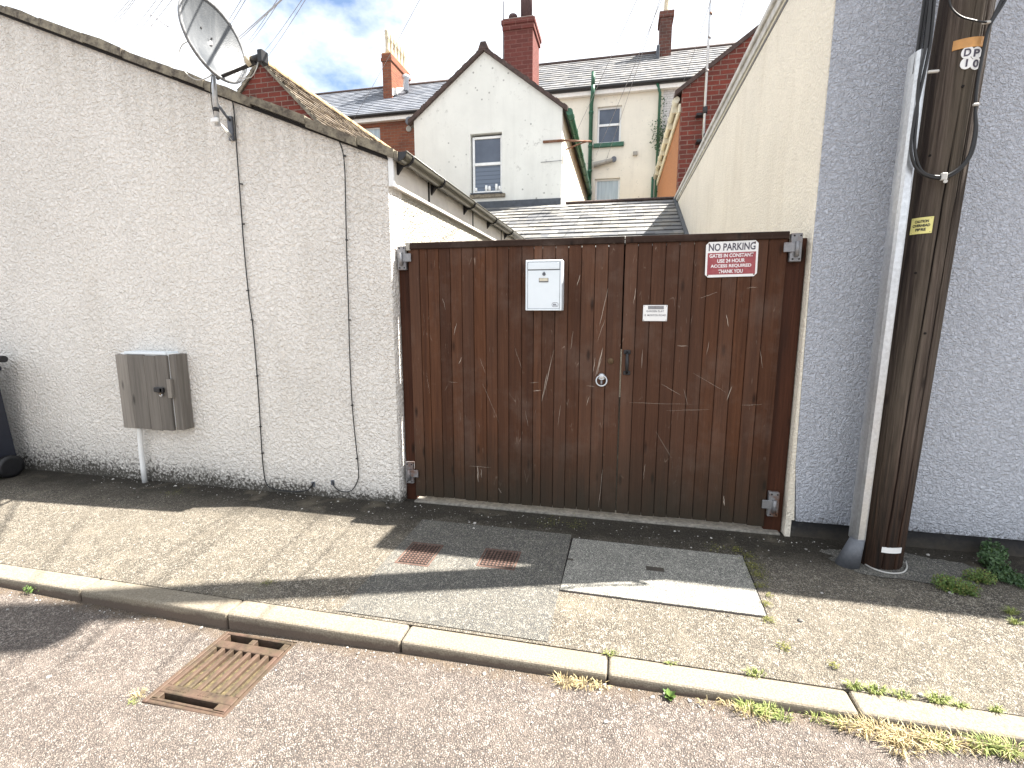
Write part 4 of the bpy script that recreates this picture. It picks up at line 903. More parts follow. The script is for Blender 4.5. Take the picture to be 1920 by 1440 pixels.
b = B(); b.prism([(RX-.07, LR1, ez(LR1)+.01), (RX-.07, LR0-.05, ez(LR0-.05)+.01), (RX-.07, LR0-.05, ez(LR0-.05)+.04), (RX-.07, LR1, ez(LR1)+.04)], (.062, 0, 0), 'lead'); b.build('side_flashing', T)

# =================================================================== BACKGROUND: WHITE GABLE WING
GYb = 11.62; TY = 20.0
A = {k: at(*p, Y=GYb) for k, p in dict(l=(776, 226), ap=(908, 97), r=(1055, 204), b=(1052, 380), w0=(883, 363), w1=(941, 247)).items()}
xl, xr, xa, zl, zr, za = A['l'].x, A['b'].x, A['ap'].x, A['l'].z, A['r'].z, A['ap'].z
zr = zl = (zl+zr)/2
T = thing('gable_house', 'white rendered gable wing with a maroon brick chimney and one sash window', 'building', (xa, GYb, 0))
wx0, wz0, wx1, wz1 = A['w0'].x, A['w0'].z, A['w1'].x, A['w1'].z
b = B(); b.prism([(xl, GYb, 0), (xr, GYb, 0), (xr, GYb, zr), (xa, GYb, za), (xl, GYb, zl)], (0, .25, 0), 'gable', holes=[rect_xz(wx0, wz0, wx1, wz1, GYb)]); b.build('front_wall', T)
sy = GYb+.25; ny0, nz0, nz1 = 0, 0, 0
b = B(); q0, q1 = at(1090, 372, X=xr), at(1097, 345, X=xr)
b.box((xr-.25, sy, 0), (xr-.003, TY-.02, zr), 'gables'); b.build('side_wall', T); b = B(); b.box((xl+.003, sy, 0), (xl+.25, TY-.02, zl), 'gables'); b.build('side_wall', T)
b = B(); ov = .12
for s_, xe, ze in ((1, xr, zr), (-1, xl, zl)):
    sl = (za-ze)/abs(xe-xa); x2 = xe+s_*ov; z2 = ze-sl*ov
    b.prism([(xa, GYb-.03, za+.01), (x2, GYb-.03, z2+.01), (x2, GYb-.03, z2+.09), (xa, GYb-.03, za+.09)], (0, TY-GYb+1.2, 0), 'slate')
    dv = Vector((s_, 0, -sl)).normalized(); slates(b, (xa, GYb-.03, za+.09), (0, 1, 0), TY-GYb+1, dv, abs(x2-xa)/math.cos(math.atan(sl)), .3, .24, 'slate')
b.build('roof', T)
b = B()
for s_, xe, ze in ((1, xr, zr), (-1, xl, zl)):
    sl = (za-ze)/abs(xe-xa); n = 22
    for i in range(n):
        t0, t1 = i/n, (i+1)/n; xx0, xx1 = xa+s_*t0*(abs(xe-xa)+ov), xa+s_*t1*(abs(xe-xa)+ov); z0_, z1_ = za-sl*abs(xx0-xa), za-sl*abs(xx1-xa); j = .012*(i % 2)+random.uniform(0, .01)
        b.prism([(xx0, GYb-.09, z0_+.0), (xx1, GYb-.09, z1_+.0), (xx1, GYb-.09, z1_+.085+j), (xx0, GYb-.09, z0_+.085+j)], (0, .16, 0), 'tileb')
b.prism([(xa-.12, GYb-.1, za+.02), (xa+.12, GYb-.1, za+.02), (xa+.06, GYb-.1, za+.17), (xa-.06, GYb-.1, za+.17)], (0, TY-GYb+1.2, 0), 'tileb'); b.build('verge_tiles', T)
window(T, wx0+.03, wz0+.0, wx1-.0, wz1-.05, GYb, .07, .055, .52, ('glass', 'blind'), None)
b = B(); b.box((wx0-.02, GYb-.05, wz0-.12), (wx1+.08, GYb+.1, wz0-.035), 'verge', .005); b.box((wx0, GYb-.06, wz0-.034), (wx1+.01, GYb+.1, wz0-.002), 'lead', .003); b.build('window_sill', T)
for i, (px_, hh_) in enumerate(((893, .08), (912, .13), (918, .11), (931, .15), (937, .10))): b = B(); c = at(px_, 357, Y=GYb+.09); b.lathe((c.x, GYb+.085, wz0+.056), [(.03, 0), (.034, hh_*.5), (.03, hh_)], 'white', 10); b.build('ornament', T)
b = B(); f0, f1 = at(893, 395, Y=GYb-.03), at(1052, 379, Y=GYb-.03); zz = ez(LR0)+.0; b.box((xl+.6, GYb-.035, zz-.05), (xr-.003, GYb-.002, zz+.15), 'lead', .003); b.build('base_flashing', T)
# chimney
CY = 12.75; c0, c1 = at(945, 60, Y=CY), at(999, 60, Y=CY); ct = at(945, 40, Y=CY).z; cdp = .95
b = B(); b.box((c0.x, CY, 4.6), (c1.x, CY+cdp, ct-.22), 'brickc', 0); b.box((c0.x-.035, CY-.035, ct-.22), (c1.x+.035, CY+cdp+.035, ct-.10), 'brickc', .005); b.box((c0.x-.06, CY-.06, ct-.10), (c1.x+.06, CY+cdp+.06, ct), 'brickc', .005); b.box((c0.x-.03, CY-.03, ct), (c1.x+.03, CY+cdp+.03, ct+.05), 'tileb', .02); CH = b.build('chimney', T)
for (px_, yy, rr, hh_, m_) in ((962, CY+.2, .10, .18, 'pott'), (986, CY+.28, .15, 1.1, 'pott')):
    b = B(); b.lathe((at(px_, 30, Y=CY+.2).x, yy, ct+.04), [(rr*.95, 0), (rr, hh_*.6), (rr*1.12, hh_*.65), (rr*1.12, hh_*.8), (rr*.95, hh_)], m_, 16); b.build('chimney_pot', CH)
# green gutter on the sunny side
b = B(); gx_ = xr+ov+.04; sl = (za-zr)/abs(xr-xa); gz_ = zr-sl*ov
b.tube([(gx_, GYb-.02, gz_), (gx_, TY-.4, gz_)], .075, 'green', 12); gg = b.build('gutter', T)
y = GYb+.3
while y < TY-.5: b = B(); b.tube([(gx_, y, gz_), (gx_, y+.05, gz_)], .086, 'green', 12); b.build('gutter_joint', gg); y += .95
b = B(); b.tube([(gx_, TY-.45, gz_-.05), (gx_, TY-.45, gz_-.3), (gx_-.1, TY-.45, gz_-.5), (gx_-.1, TY-.45, 3)], .05, 'green', 10); b.build('downpipe', T)
b = B(); p0, p1 = at(1018, 266, Y=GYb-.03), at(1054, 267, Y=GYb-.03); b.box((p0.x, GYb-.045, p0.z-.025), (xr+.05, GYb-.002, p0.z+.025), 'rust', .004); b.tube([(xr+.03, GYb-.02, p0.z), (xr+.65, GYb+.15, p0.z-.01)], .022, 'rust', 8); b.tube([(xr+.08, GYb+.1, p0.z-.16), (xr+.38, GYb+.1, p0.z-.06), (xr+.62, GYb+.12, p0.z-.0)], .016, 'rust', 6); b.build('old_bracket', T)
b = B(); p0 = at(1030, 303, Y=GYb-.03); b.tube([(p0.x-.2, GYb-.02, p0.z), (xr+.03, GYb-.03, p0.z+.01)], .006, 'steelg', 6); b.tube([(xr+.02, GYb-.03, p0.z-.08), (xr+.02, GYb-.03, p0.z+.12)], .010, 'steelg', 6); b.build('wire_anchor', T)

# =================================================================== BACKGROUND: TERRACE (cream half and brick half)
RYr = 23.2
e0, e1 = at(1030, 173, Y=TY), at(1240, 158, Y=TY); EZ = (e0.z+e1.z)/2; r0, r1 = at(1010, 122, Y=RYr), at(1360, 88, Y=RYr); RZr = (r0.z+r1.z)/2
xsp = -5.2; xe_ = 9.0
T = thing('terraced_house', 'cream rendered terraced house with green pipes behind the gable wing', 'building', (0, TY, 0))
Wn = [at(1119, 270, Y=TY), at(1166, 197, Y=TY), at(1115, 372, Y=TY), at(1163, 333, Y=TY)]; Wn[2].z = Wn[3].z-1.5
b = B(); xw = at(1243, 200, Y=TY).x
b.prism([(xsp, TY, 0), (xw, TY, 0), (xw, TY, EZ), (xsp, TY, EZ)], (0, .3, 0), 'terr', holes=[rect_xz(Wn[0].x, Wn[0].z, Wn[1].x, Wn[1].z, TY), rect_xz(Wn[2].x, Wn[2].z, Wn[3].x, Wn[3].z, TY)]); b.build('front_wall', T)
b = B(); b.prism([(xw, TY, 0), (xe_, TY, 0), (xe_, TY, EZ), (xw, TY, EZ)], (0, .3, 0), 'brickw'); b.build('painted_brick_wall', T)
window(T, Wn[0].x, Wn[0].z, Wn[1].x, Wn[1].z, TY, .1, .07, .52, ('glass', 'glass')); window(T, Wn[2].x, Wn[2].z, Wn[3].x, Wn[3].z, TY, .1, .07, 0, ('net', 'net'))
b = B(); b.box((Wn[0].x-.12, TY-.1, Wn[0].z-.15), (Wn[1].x+.12, TY+.1, Wn[0].z-.002), 'green', .01); b.build('window_sill', T)
def terr_roof(T, x0, x1, EZ_, RZ_, m, w=.38, h=.32):
    b = B(); sl = (RZ_-EZ_)/(RYr-TY+.2); b.prism([(x0, TY-.2, EZ_-.02), (x0, RYr, RZ_-.03), (x0, RYr+3.3, EZ_-.02), (x0, RYr, RZ_-.13), (x0, TY-.2, EZ_-.12)], (x1-x0, 0, 0), 'slate')
    dv = Vector((0, -1, -sl)).normalized(); slates(b, (x0, RYr, RZ_), (1, 0, 0), x1-x0, dv, (RYr-TY+.2)/math.cos(math.atan(sl)), w, h, m, th=.012, lift=.02); b.build('roof', T)
    b = B(); b.tube([(x0, RYr, RZ_+.01), (x1, RYr, RZ_+.01)], .09, 'tileb', 8); b.build('ridge_tiles', T)
    b = B(); b.tube([(x0, TY-.26, EZ_-.03), (x1, TY-.26, EZ_-.03)], .07, 'gutb', 8); b.build('gutter', T)
    b = B(); b.box((x0, TY-.19, EZ_-.26), (x1, TY-.002, EZ_-.11), 'fascia'); b.build('fascia', T)
terr_roof(T, xsp, xe_, EZ, RZr, 'slate')
b = B(); c = at(1113, 140, Y=TY-.15); c2 = at(1107, 372, Y=TY-.15); b.tube([(c.x, TY-.35, EZ+.0), (c.x, TY-.35, c.z)], .075, 'green', 10); b.tube([(c.x, TY-.35, EZ+.05), (c.x-.0, TY-.35, EZ-.3), (c.x-.06, TY-.12, EZ-.55), (c.x-.06, TY-.12, 2)], .075, 'green', 10)
for z in (EZ-.9, EZ-2.1, EZ-3.0, EZ-3.6): b.tube([(c.x-.06, TY-.12, z), (c.x-.06, TY-.12, z+.08)], .09, 'green', 10)
sp = b.build('soil_pipe', T)
b = B(); d0, d1 = at(1118, 304, Y=TY-.12), at(1151, 300, Y=TY-.12); b.tube([(d0.x-.1, TY-.13, d0.z-.10), (d1.x-.05, TY-.13, d1.z)], [.10, .075], 'conc', 10); b.lathe((d1.x, TY-.10, d1.z+.02), [(.10, 0), (.10, .09)], 'steelg', 12, 'Y'); b.build('waste_pipe', sp)
b = B(); c = at(1238, 165, Y=TY-.12); c2 = at(1230, 365, Y=TY-.12); b.tube([(c.x-.12, TY-.22, EZ-.08), (c.x, TY-.12, EZ-.38), (c.x-.0, TY-.12, 2)], .05, 'green', 8); b.tube([(c.x-.13, TY-.10, EZ-3.3), (c.x-.13, TY-.10, 2)], .045, 'green', 8); b.build('downpipe', T)
b = B(); c = at(1191, 287, Y=TY-.1); b.box((c.x-.08, TY-.1, c.z-.07), (c.x+.08, TY-.002, c.z+.07), 'conc', .01); b.build('junction_box', T)
# creeping plant on the downpipe
b = B(); iv = at(1238, 255, Y=TY-.15)
for k in range(420):
    t = random.random(); zc_ = iv.z+random.gauss(0, .32) if t < .7 else random.uniform(iv.z-2.3, EZ-.5); wd = .17 if t < .7 else .07
    b.leaf((iv.x+random.gauss(.03, wd), TY-.2+random.uniform(-.1, .1), zc_), (random.uniform(-1, 1), -1, random.uniform(-.3, 1)), random.uniform(.03, .06), 'ivy')
o = b.build('climbing_plant'); tag(o, 'dark green creeper growing on the green downpipe of the cream terrace', 'plant'); origin(o, (iv.x, TY-.1, 2))
# terrace chimney
c0, c1 = at(1236, 100, Y=22.6), at(1258, 100, Y=22.6); ct = at(1245, 20, Y=22.6).z
b = B(); b.box((c0.x, 22.6, RZr-1.2), (c1.x, 23.5, ct-.25), 'brickd'); b.box((c0.x-.06, 22.54, ct-.25), (c1.x+.06, 23.56, ct-.02), 'brickd', .01); CH = b.build('chimney', T)
b = B(); b.box((c0.x-.12, 22.3, RZr-.95), (c0.x-.003, 23.0, RZr-.1), 'lead', .01); b.build('chimney_flashing', CH)
b = B(); b.lathe(((c0.x+c1.x)/2, 22.85, ct-.03), [(.13, 0), (.15, .1), (.11, .2), (.10, .8), (.14, .85), (.12, 1.)], 'potc', 12); b.build('chimney_pot', CH)

T = thing('terraced_house', 'red brick terraced house with blue grey slate roof left of the gable wing', 'building', (-8, TY, 0))
e0, e1 = at(665, 222, Y=TY), at(785, 211, Y=TY); EZ2 = (e0.z+e1.z)/2; r0, r1 = at(620, 178, Y=RYr), at(840, 151, Y=RYr); RZ2 = (r0.z+r1.z)/2
w0, w1 = at(683, 262, Y=TY), at(712, 237, Y=TY)
b = B(); b.prism([(-18, TY, 0), (xsp-.01, TY, 0), (xsp-.01, TY, EZ2), (-18, TY, EZ2)], (0, .3, 0), 'bricko', holes=[rect_xz(w0.x-.35, w0.z-.9, w1.x, w1.z, TY)]); b.build('front_wall', T)
window(T, w0.x-.35, w0.z-.9, w1.x, w1.z, TY, .1, .05, 0, ('net', 'net'))
terr_roof(T, -18, xsp-.01, EZ2, RZ2, 'slateb', .34, .26)
b = B(); v = at(766, 241, Y=TY-.05); b.lathe((v.x, TY, v.z), [(.12, 0), (.12, .04), (.09, .05)], 'conc', 16, 'Y'); b.build('round_vent', T)
b = B(); v = at(767, 229, Y=TY-.3); b.lathe((v.x, TY-.28, v.z+.05), [(.17, 0), (.16, .03), (.10, .05)], 'steelg', 16, 'Y'); b.tube([(v.x, TY-.28, v.z), (v.x+.12, TY-.01, v.z)], .02, 'steelg', 6); b.build('small_dish', T)
CY2 = 21.6; c0, c1 = at(717, 130, Y=CY2), at(733.5, 130, Y=CY2); ct = at(725, 99, Y=CY2).z; far = at(768, 150, X=c1.x).y; far = min(max(far, CY2+1.3), CY2+2.4)
b = B(); b.box((c0.x, CY2, RZ2-1.9), (c1.x, far, ct-.34), 'bricko'); b.box((c0.x-.05, CY2-.05, ct-.34), (c1.x+.05, far+.05, ct-.2), 'bricko', .01); b.box((c0.x-.02, CY2-.02, ct-.2), (c1.x+.02, far+.02, ct-.02), 'bricko', .01); b.box((c0.x-.0, CY2-.0, ct-.02), (c1.x+.0, far, ct+.03), 'lichr', .01); CH = b.build('chimney', T)
for i in range(6):
    yy = CY2+.16+(far-CY2-.3)*i/5; b = B(); b.lathe(((c0.x+c1.x)/2, yy, ct+.02), [(.11, 0), (.10, .2), (.09, .62), (.12, .66), (.10, .72), (.125, .78), (.10, .86), (.12, .92), (.08, 1.0)], 'potc', 14); b.build('chimney_pot', CH)
b = B(); b.lathe((c1.x+.5, 22.0, RZ2-.75), [(.13, 0), (.13, .5), (.18, .52), (.18, .62), (.05, .7)], 'galv', 12); b.build('roof_cowl', T)
b = B(); b.prism([(c1.x+.003, CY2, RZ2-1.05), (c1.x+.003, far, RZ2-.1), (c1.x+.003, far, RZ2+.1), (c1.x+.003, CY2, RZ2-.75)], (.03, 0, 0), 'fascia'); b.build('chimney_flashing', CH)

# =================================================================== BACKGROUND: RED BRICK BUILDING RIGHT
BY = 12.0; q0, q1, q2 = at(1276, 170, Y=BY), at(1400, 72, Y=BY), at(1273, 350, Y=BY)
sl = (q1.z-q0.z)/(q1.x-q0.x); bx0 = (q0.x+q2.x)/2; bz = q0.z; bxa = bx0+3.2; bza = bz+sl*3.2
T = thing('brick_house', 'red brick gable wing with chipboard side behind the cream wall', 'building', (bxa, BY, 0))
b = B(); b.prism([(bx0, BY, 0), (bxa+3.2, BY, 0), (bxa+3.2, BY, bz), (bxa, BY, bza), (bx0, BY, bz)], (0, .25, 0), 'brick'); b.build('front_wall', T)
b = B(); b.box((bx0+.003, BY+.25, 0), (bx0+.2, TY-1.2, bz-.08), 'osb'); b.build('chipboard_side', T)
b = B(); 
for s_ in (1, -1):
    xe2 = bxa-s_*3.35; ze2 = bza-sl*3.35
    b.prism([(bxa, BY-.05, bza+.0), (xe2, BY-.05, ze2+.0), (xe2, BY-.05, ze2+.10), (bxa, BY-.05, bza+.10)], (0, 7.2, 0), 'tileb')
b.build('roof', T)
b = B(); gx_ = bx0-.10; b.tube([(gx_, BY+.1, bz-.14), (gx_, TY-1.3, bz-.14)], .07, 'yel', 10); b.box((gx_+.05, BY+.05, bz-.42), (bx0+.001, TY-1.3, bz-.24), 'yel', .01)
y = BY+.3
while y < TY-1.5: b.box((gx_-.075, y, bz-.34), (gx_+.09, y+.06, bz-.05), 'yel', .01); y += 1.05
b.build('gutter', T)
p0, p1 = at(1332, 0, Y=BY-.25), at(1320, 240, Y=BY-.25)
b = B(); b.tube([(p1.x, BY-.25, p1.z-.3), (p0.x, BY-.25, p0.z+.4), (p0.x, BY-.25, p0.z+2.)], [.028, .024, .016], 'galv', 10)
for z in (p1.z+.35, p1.z+1.1, p1.z+1.75, p1.z+2.2): b.tube([(p1.x, BY-.25, z), (p1.x, BY-.25, z+.05)], .034, 'galvd', 10)
o = b.build('aerial_mast'); tag(o, 'tall grey aerial mast clamped to the red brick gable', 'aerial'); origin(o, (p1.x, BY-.25, p1.z-.3))
for py_ in (212, 262): b = B(); c = at(1321, py_, Y=BY-.2); b.box((c.x-.16, BY-.2, c.z-.03), (c.x+.02, BY-.002, c.z+.02), 'blackm', .005); b.tube([(c.x, BY-.25, c.z-.03), (c.x, BY-.25, c.z+.10)], .05, 'blackm', 8); b.build('mast_bracket', o)

# =================================================================== BACKGROUND: LICHEN ROOF BRICK OUTHOUSE LEFT
YL = 9.6; a0, a1 = at(489, 113, Y=YL), at(602, 233, Y=YL); sl = (a0.z-a1.z)/(a1.x-a0.x); hw_ = 3.0; far = at(741, 284, X=a0.x).y
T = thing('brick_outhouse', 'red brick gable with a lichen covered tile roof behind the white wall', 'building', (a0.x, YL, 0))
b = B(); zb = a0.z-sl*hw_; b.prism([(a0.x-hw_, YL, 0), (a0.x+hw_, YL, 0), (a0.x+hw_, YL, zb), (a0.x, YL, a0.z-.03), (a0.x-hw_, YL, zb)], (0, .25, 0), 'brick'); b.build('front_wall', T)
b = B(); b.box((a0.x+hw_-.25, YL+.25, 0), (a0.x+hw_-.01, far-.2, zb-.05), 'brick'); b.build('side_wall', T); b = B(); b.box((a0.x-hw_+.01, YL+.25, 0), (a0.x-hw_+.25, far-.2, zb-.05), 'brick'); b.build('side_wall', T)
b = B()
for s_ in (1, -1):
    b.prism([(a0.x, YL-.04, a0.z-.06), (a0.x+s_*(hw_+.1), YL-.04, a0.z-sl*(hw_+.1)-.06), (a0.x+s_*(hw_+.1), YL-.04, a0.z-sl*(hw_+.1)), (a0.x, YL-.04, a0.z)], (0, far-YL, 0), 'lichen')
    dv = Vector((s_, 0, -sl)).normalized(); slates(b, (a0.x, YL-.06, a0.z+.01), (0, 1, 0), far-YL, dv, 4.3, .25, .16, 'lichen', th=.015, lift=.02, jit=.012)
b.build('roof', T)
b = B(); y = YL-.08
while y < far: b.tube([(a0.x, y, a0.z+.0), (a0.x, y+.42, a0.z+.0)], .075, 'lichr', 8); y += .43
b.build('ridge_tiles', T)
b = B(); b.prism([(a0.x, YL-.06, a0.z-.06), (a0.x+hw_, YL-.06, a0.z-sl*hw_-.06), (a0.x+hw_, YL-.06, a0.z-sl*hw_+.03), (a0.x, YL-.06, a0.z+.03)], (0, .06, 0), 'verge'); b.prism([(a0.x, YL-.06, a0.z-.06), (a0.x-hw_, YL-.06, a0.z-sl*hw_-.06), (a0.x-hw_, YL-.06, a0.z-sl*hw_+.03), (a0.x, YL-.06, a0.z+.03)], (0, .06, 0), 'verge'); b.build('verge', T)

# =================================================================== AERIALS AND OVERHEAD WIRES
p0, p1, p2 = at(283, 27, Y=20), at(290, 112, Y=20), at(315, 50, Y=19.4)
b = B(); b.tube([(p1.x, 20, p1.z-3), (p0.x, 20, p0.z)], .034, 'wire', 6); b.tube([(p0.x-.1, 20, p0.z+.05), p2], .026, 'wire', 6)
for k in range(7): c = Vector((p0.x, 20, p0.z)).lerp(p2, .15+k*.13); b.tube([c-Vector((.0, .25, .02)), c+Vector((.0, .25, .02))], .008, 'wire', 4)
o = b.build('tv_aerial'); tag(o, 'thin television aerial rising behind the white wall at far left', 'aerial'); origin(o, (p1.x, 20, p1.z-3))
p0 = at(944, 0, Y=12.9); p1 = at(944, 115, Y=12.9); b = B(); b.tube([(p1.x, 12.9, p1.z-.4), (p1.x, 12.9, p0.z+1.5)], .015, 'wire', 6); b.box((p1.x-.02, 12.88, p1.z-.05), (c0.x*0+p1.x+.06, 12.95, p1.z+.02), 'steelg')
o = b.build('aerial_pole'); tag(o, 'slim aerial pole strapped to the left of the maroon chimney', 'aerial'); origin(o, (p1.x, 12.9, p1.z-.4))
wires = [((236, 0), (180, 68)), ((243, 0), (188, 70)), ((247, 0), (192, 72)), ((287, 0), (226, 82)), ((299, 0), (236, 87)), ((316, 0), (245, 92)), ((447, 0), (400, 78)), ((455, 0), (408, 80)),
         ((514, 0), (458, 86)), ((520, 0), (463, 88)), ((560, 0), (494, 98)), ((567, 0), (499, 110)), ((782, 0), (664, 222)), ((1190, 0), (1056, 300)), ((1237, 0), (1118, 290)), ((1228, 20), (1135, 305)), ((1326, 15), (1282, 152)), ((1394, 0), (1373, 82)), ((410, 95), (352, 145)), ((418, 95), (360, 148))]
lb = {}
for i, (a, c) in enumerate(wires):
    ya = TY-.5 if i > 11 else 19.; e = at(*c, Y=ya); s = at(*a, Y=8.); d = (s-e); b = B(); n = 14; Q = []
    for k in range(n+1):
        t = k/n; q = e+d*t*1.5; Q.append(q-Vector((0, 0, .07*math.sin(math.pi*t))))
    b.tube(Q, .005 if i > 11 else .0056, 'wire', 5); o = b.build('overhead_wire'); origin(o, e)
    grp = 'parallel overhead wires at upper left'
    if i in (0, 1, 2): l = 'one of three parallel overhead wires crossing the sky at far left'
    elif i in (3, 4, 5): l = 'one of three parallel overhead wires beside the thin television aerial'
    elif i in (6, 7, 18, 19): l = 'one of the overhead wire pair passing behind the satellite dish'; grp = 'wires behind the dish'
    elif i in (8, 9): l = 'one of the overhead wire pair just right of the satellite dish'
    elif i in (10, 11): l = 'one of the overhead wire pair running down to the lichen covered roof'
    elif i == 12: l = 'single overhead wire descending past the row of cream chimney pots'; grp = 'single overhead wires'
    elif i == 13: l = 'overhead wire crossing from the sky to the green soil pipe'; grp = 'single overhead wires'
    elif i in (14, 15): l = 'one of the overhead wire pair descending over the cream terrace window'; grp = 'wires over the terrace window'
    elif i == 16: l = 'overhead wire just left of the tall aerial mast'; grp = 'single overhead wires'
    else: l = 'overhead wire crossing blue sky just left of the cream coping'; grp = 'single overhead wires'
    tag(o, l, 'wire', grp)

# =================================================================== WEEDS, GRASS, GRIT
def tuft(b, p, n, h, sp, m, out=.8, w=.004):
    for _ in range(n):
        a = random.random()*6.283; r = random.random()**.6*sp; d = (math.cos(a)*random.uniform(.2, out), math.sin(a)*random.uniform(.2, out)); b.blade((p[0]+r*math.cos(a), p[1]+r*math.sin(a)*.5, p[2]), d, h*random.uniform(.5, 1.2), w*random.uniform(.6, 1.3), m, random.uniform(.3, 1.3))
b = B()
for (x_, y_, n, h, sp, m) in ((1060, 1283, 90, .045, .05, 'dry'), (1095, 1287, 90, .04, .05, 'dry'), (1125, 1290, 40, .035, .03, 'dry'), (1330, 1322, 30, .03, .05, 'dry'), (1370, 1325, 40, .03, .05, 'dry'), (1405, 1332, 110, .045, .045, 'grass'), (1440, 1342, 110, .05, .04, 'grass'), (1468, 1350, 60, .04, .03, 'grass'), (1410, 1345, 60, .05, .06, 'dry'), (1530, 1348, 60, .03, .05, 'grass'), (1570, 1355, 70, .035, .05, 'grass'), (1590, 1368, 70, .05, .06, 'dry'), (1630, 1375, 130, .055, .07, 'dry'), (1670, 1385, 130, .055, .07, 'dry'), (1710, 1392, 120, .055, .07, 'dry'), (1750, 1395, 110, .05, .06, 'dry'), (1760, 1400, 60, .05, .05, 'grass'), (1800, 1402, 90, .05, .06, 'dry'), (1850, 1408, 120, .06, .05, 'grass'), (1890, 1415, 120, .06, .05, 'grass'), (1905, 1420, 60, .05, .06, 'dry'), (1690, 1410, 80, .05, .07, 'dry'), (262, 1305, 40, .03, .03, 'dry'), (250, 1318, 30, .02, .02, 'grass')):
    p = at(x_, y_, Z=-.03); z = road_z(p.x); p = at(x_, y_, Z=z); p.y = min(p.y, KY-.012); tuft(b, (p.x, p.y, z), n, h*.85, sp, m, 1.3, .0028)
for (x_, y_, n, h, sp) in ((1145, 1228, 40, .02, .03), (1257, 1246, 30, .018, .02), (1415, 1266, 70, .025, .04), (1600, 1290, 90, .03, .03), (1640, 1298, 100, .032, .035), (1690, 1308, 70, .026, .035), (1755, 1315, 120, .034, .035), (1800, 1326, 60, .026, .025), (1865, 1334, 50, .028, .02), (1895, 1150, 90, .035, .03), (1905, 1170, 70, .03, .03)):
    p = at(x_, y_, Z=0); tuft(b, p, n, h, sp, 'grass', 1.1, .0032)
o = b.build('kerb_grass'); tag(o, 'dry and green grass growing in the gutter and joints along the kerb', 'grass', kind='stuff'); origin(o, (1, 1.85, 0))
b = B()      # moss in the joint beside the slab
for (x_, y_, n, s_) in ((1405, 1045, 60, .02), (1412, 1062, 90, .028), (1420, 1080, 90, .03), (1425, 1100, 50, .018), (1436, 1135, 40, .012), (1442, 1165, 50, .014), (1470, 1215, 50, .016), (1560, 1250, 30, .012), (1380, 1032, 40, .02), (1345, 1030, 30, .03), (1440, 1118, 20, .01), (1080, 985, 60, .05), (1030, 980, 50, .06), (500, 1095, 30, .02), (330, 925, 40, .05)):
    p = at(x_, y_, Z=0)
    for k in range(n*2): b.leaf((p.x+random.gauss(0, s_), p.y+random.gauss(0, s_), random.uniform(.006, .016)), (random.uniform(-.5, .5), random.uniform(-.5, .5), 1), random.uniform(.003, .007), 'moss')
o = b.build('moss'); tag(o, 'low moss in the pavement joint beside the granite slab', 'moss', kind='stuff'); origin(o, at(1412, 1062, Z=0))
# rosette weed at the kerb
p = at(1255, 1306, Z=-.04); b = B()
for k in range(26):
    a = k*2.4; L = random.uniform(.022, .045); e = random.uniform(.2, 1.1); d = Vector((math.cos(a)*math.cos(e), math.sin(a)*math.cos(e)*.8, math.sin(e))); s_ = Vector((-math.sin(a), math.cos(a), 0))*.009; c = Vector((p.x, min(p.y, KY-.03), -.04)); r_ = random.random()
    b.quad([c, c+d*L*.55+s_, c+d*L+Vector((0, 0, -.006)), c+d*L*.55-s_], 'leaf', r_)
o = b.build('rosette_weed'); tag(o, 'small bright green leafy rosette weed at the foot of the kerb', 'plant'); origin(o, (p.x, KY-.03, -.042))
def weed(name, label, spots, m, leafs, ls, hgt):
    b = B()
    for (x_, y_, sp, n) in spots:
        p = at(x_, y_, Z=0)
        for k in range(n):
            a = random.random()*6.283; r = sp*random.random()**.5; h = hgt*random.random()*(1-r/sp*.5); c = Vector((p.x+r*math.cos(a), min(p.y+r*math.sin(a)*.6, RY-.0), .005+h))
            b.leaf(c, (random.uniform(-1, 1), random.uniform(-1, .4), random.uniform(.2, 1)), random.uniform(.6, 1.2)*ls, m if isinstance(m, str) else random.choice(m), .7)
            if k % 6 == 0: b.tube([(p.x+r*.4*math.cos(a), min(p.y+r*.4*math.sin(a)*.6, RY), 0), c], .0012, 'leaf', 4)
    o = b.build(name); tag(o, label, 'plant'); p = at(spots[0][0], spots[0][1], Z=0); return origin(o, p)
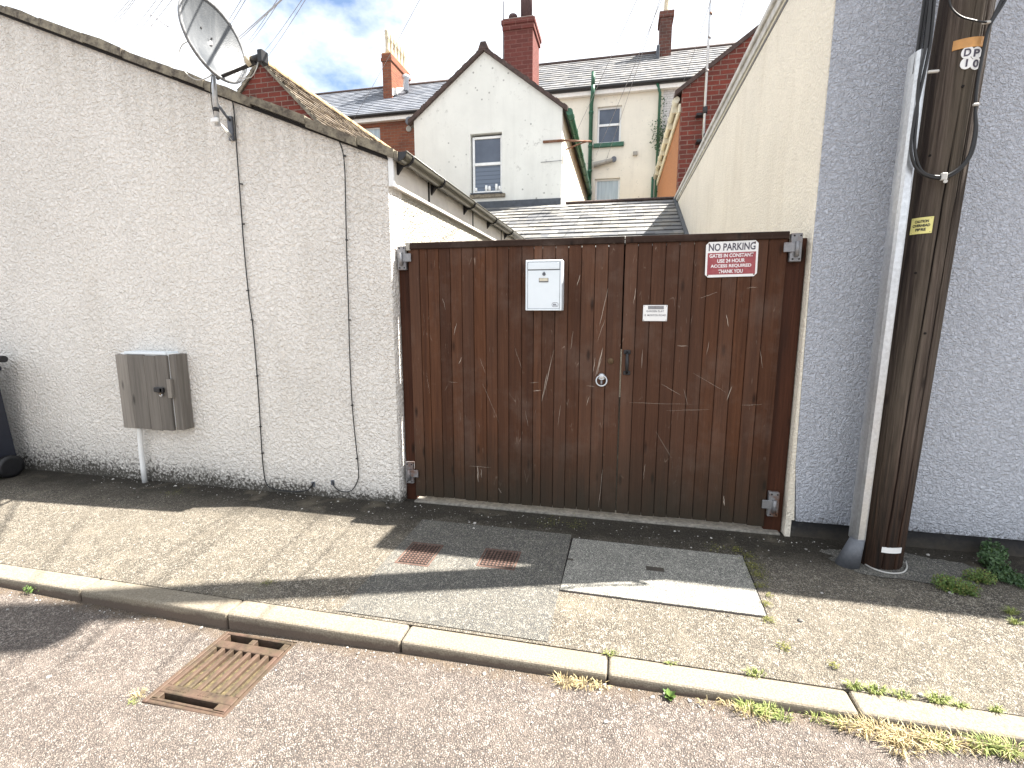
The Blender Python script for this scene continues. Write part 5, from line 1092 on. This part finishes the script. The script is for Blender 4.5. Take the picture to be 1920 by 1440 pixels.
weed('feathery_weed', 'feathery olive green weed on the pavement right of the telegraph pole', [(1790, 1108, .085, 700), (1835, 1090, .08, 600), (1765, 1098, .05, 260), (1815, 1115, .06, 300)], ('moss', 'leaf', 'leaf'), 0, .006, .085)
weed('ivy_clump', 'dark green leafy weed climbing the black plinth at far right', [(1855, 1062, .06, 230), (1868, 1052, .05, 180), (1848, 1045, .04, 130), (1872, 1075, .05, 140)], 'ivy', 0, .012, .14)
weed('creeping_weed', 'low dark creeping weeds spreading along the plinth at the right edge', [(1900, 1090, .10, 420), (1930, 1100, .10, 300), (1880, 1075, .06, 160)], 'ivy', 0, .009, .05)
p = at(68, 1108, Z=-.055); b = B(); 
for k in range(60): b.leaf((p.x+random.gauss(0, .02), min(p.y, KY-.02)+random.gauss(0, .008), -.045+random.random()*.03), (random.uniform(-1, 1), -1, 1), .007, 'leaf')
o = b.build('kerb_weed'); tag(o, 'tiny green weed at the foot of the kerb at far left', 'plant'); origin(o, (p.x, p.y, -.055))
b = B()
for k in range(900):
    x = random.uniform(-4.5, 2.6)
    if random.random() < .45: y = 3.30-abs(random.gauss(0, .16)); z = .002
    elif random.random() < .6: y = KY-.01-abs(random.gauss(0, .06)); z = road_z(x)+.002
    else: y = random.uniform(1.0, 3.2); z = .004 if y > 1.96 else road_z(x)+.003
    if 1.83 < y < 1.96 or (GX0 < x < GX1 and y < GY1+.01): continue
    b.stone((x, y, z), random.uniform(.002, .0055) if random.random() < .95 else random.uniform(.006, .012), 'grit')
for (x_, y_, r) in ((1136, 1355, .010), (1294, 1316, .009), (1726, 1305, .012), (1615, 1322, .008), (890, 982, .012), (880, 980, .008), (1232, 1010, .009), (1296, 1028, .006), (1500, 1165, .014), (120, 882, .014), (1783, 1113, .012)):
    p = at(x_, y_, Z=0); z = 0 if p.y > 1.96 else road_z(p.x); p = at(x_, y_, Z=z); b.stone((p.x, p.y, z+.004), r, 'grit')
o = b.build('loose_grit'); tag(o, 'scattered loose stones and grit on the pavement and road', 'grit', kind='stuff'); origin(o, (0, 2.5, 0))
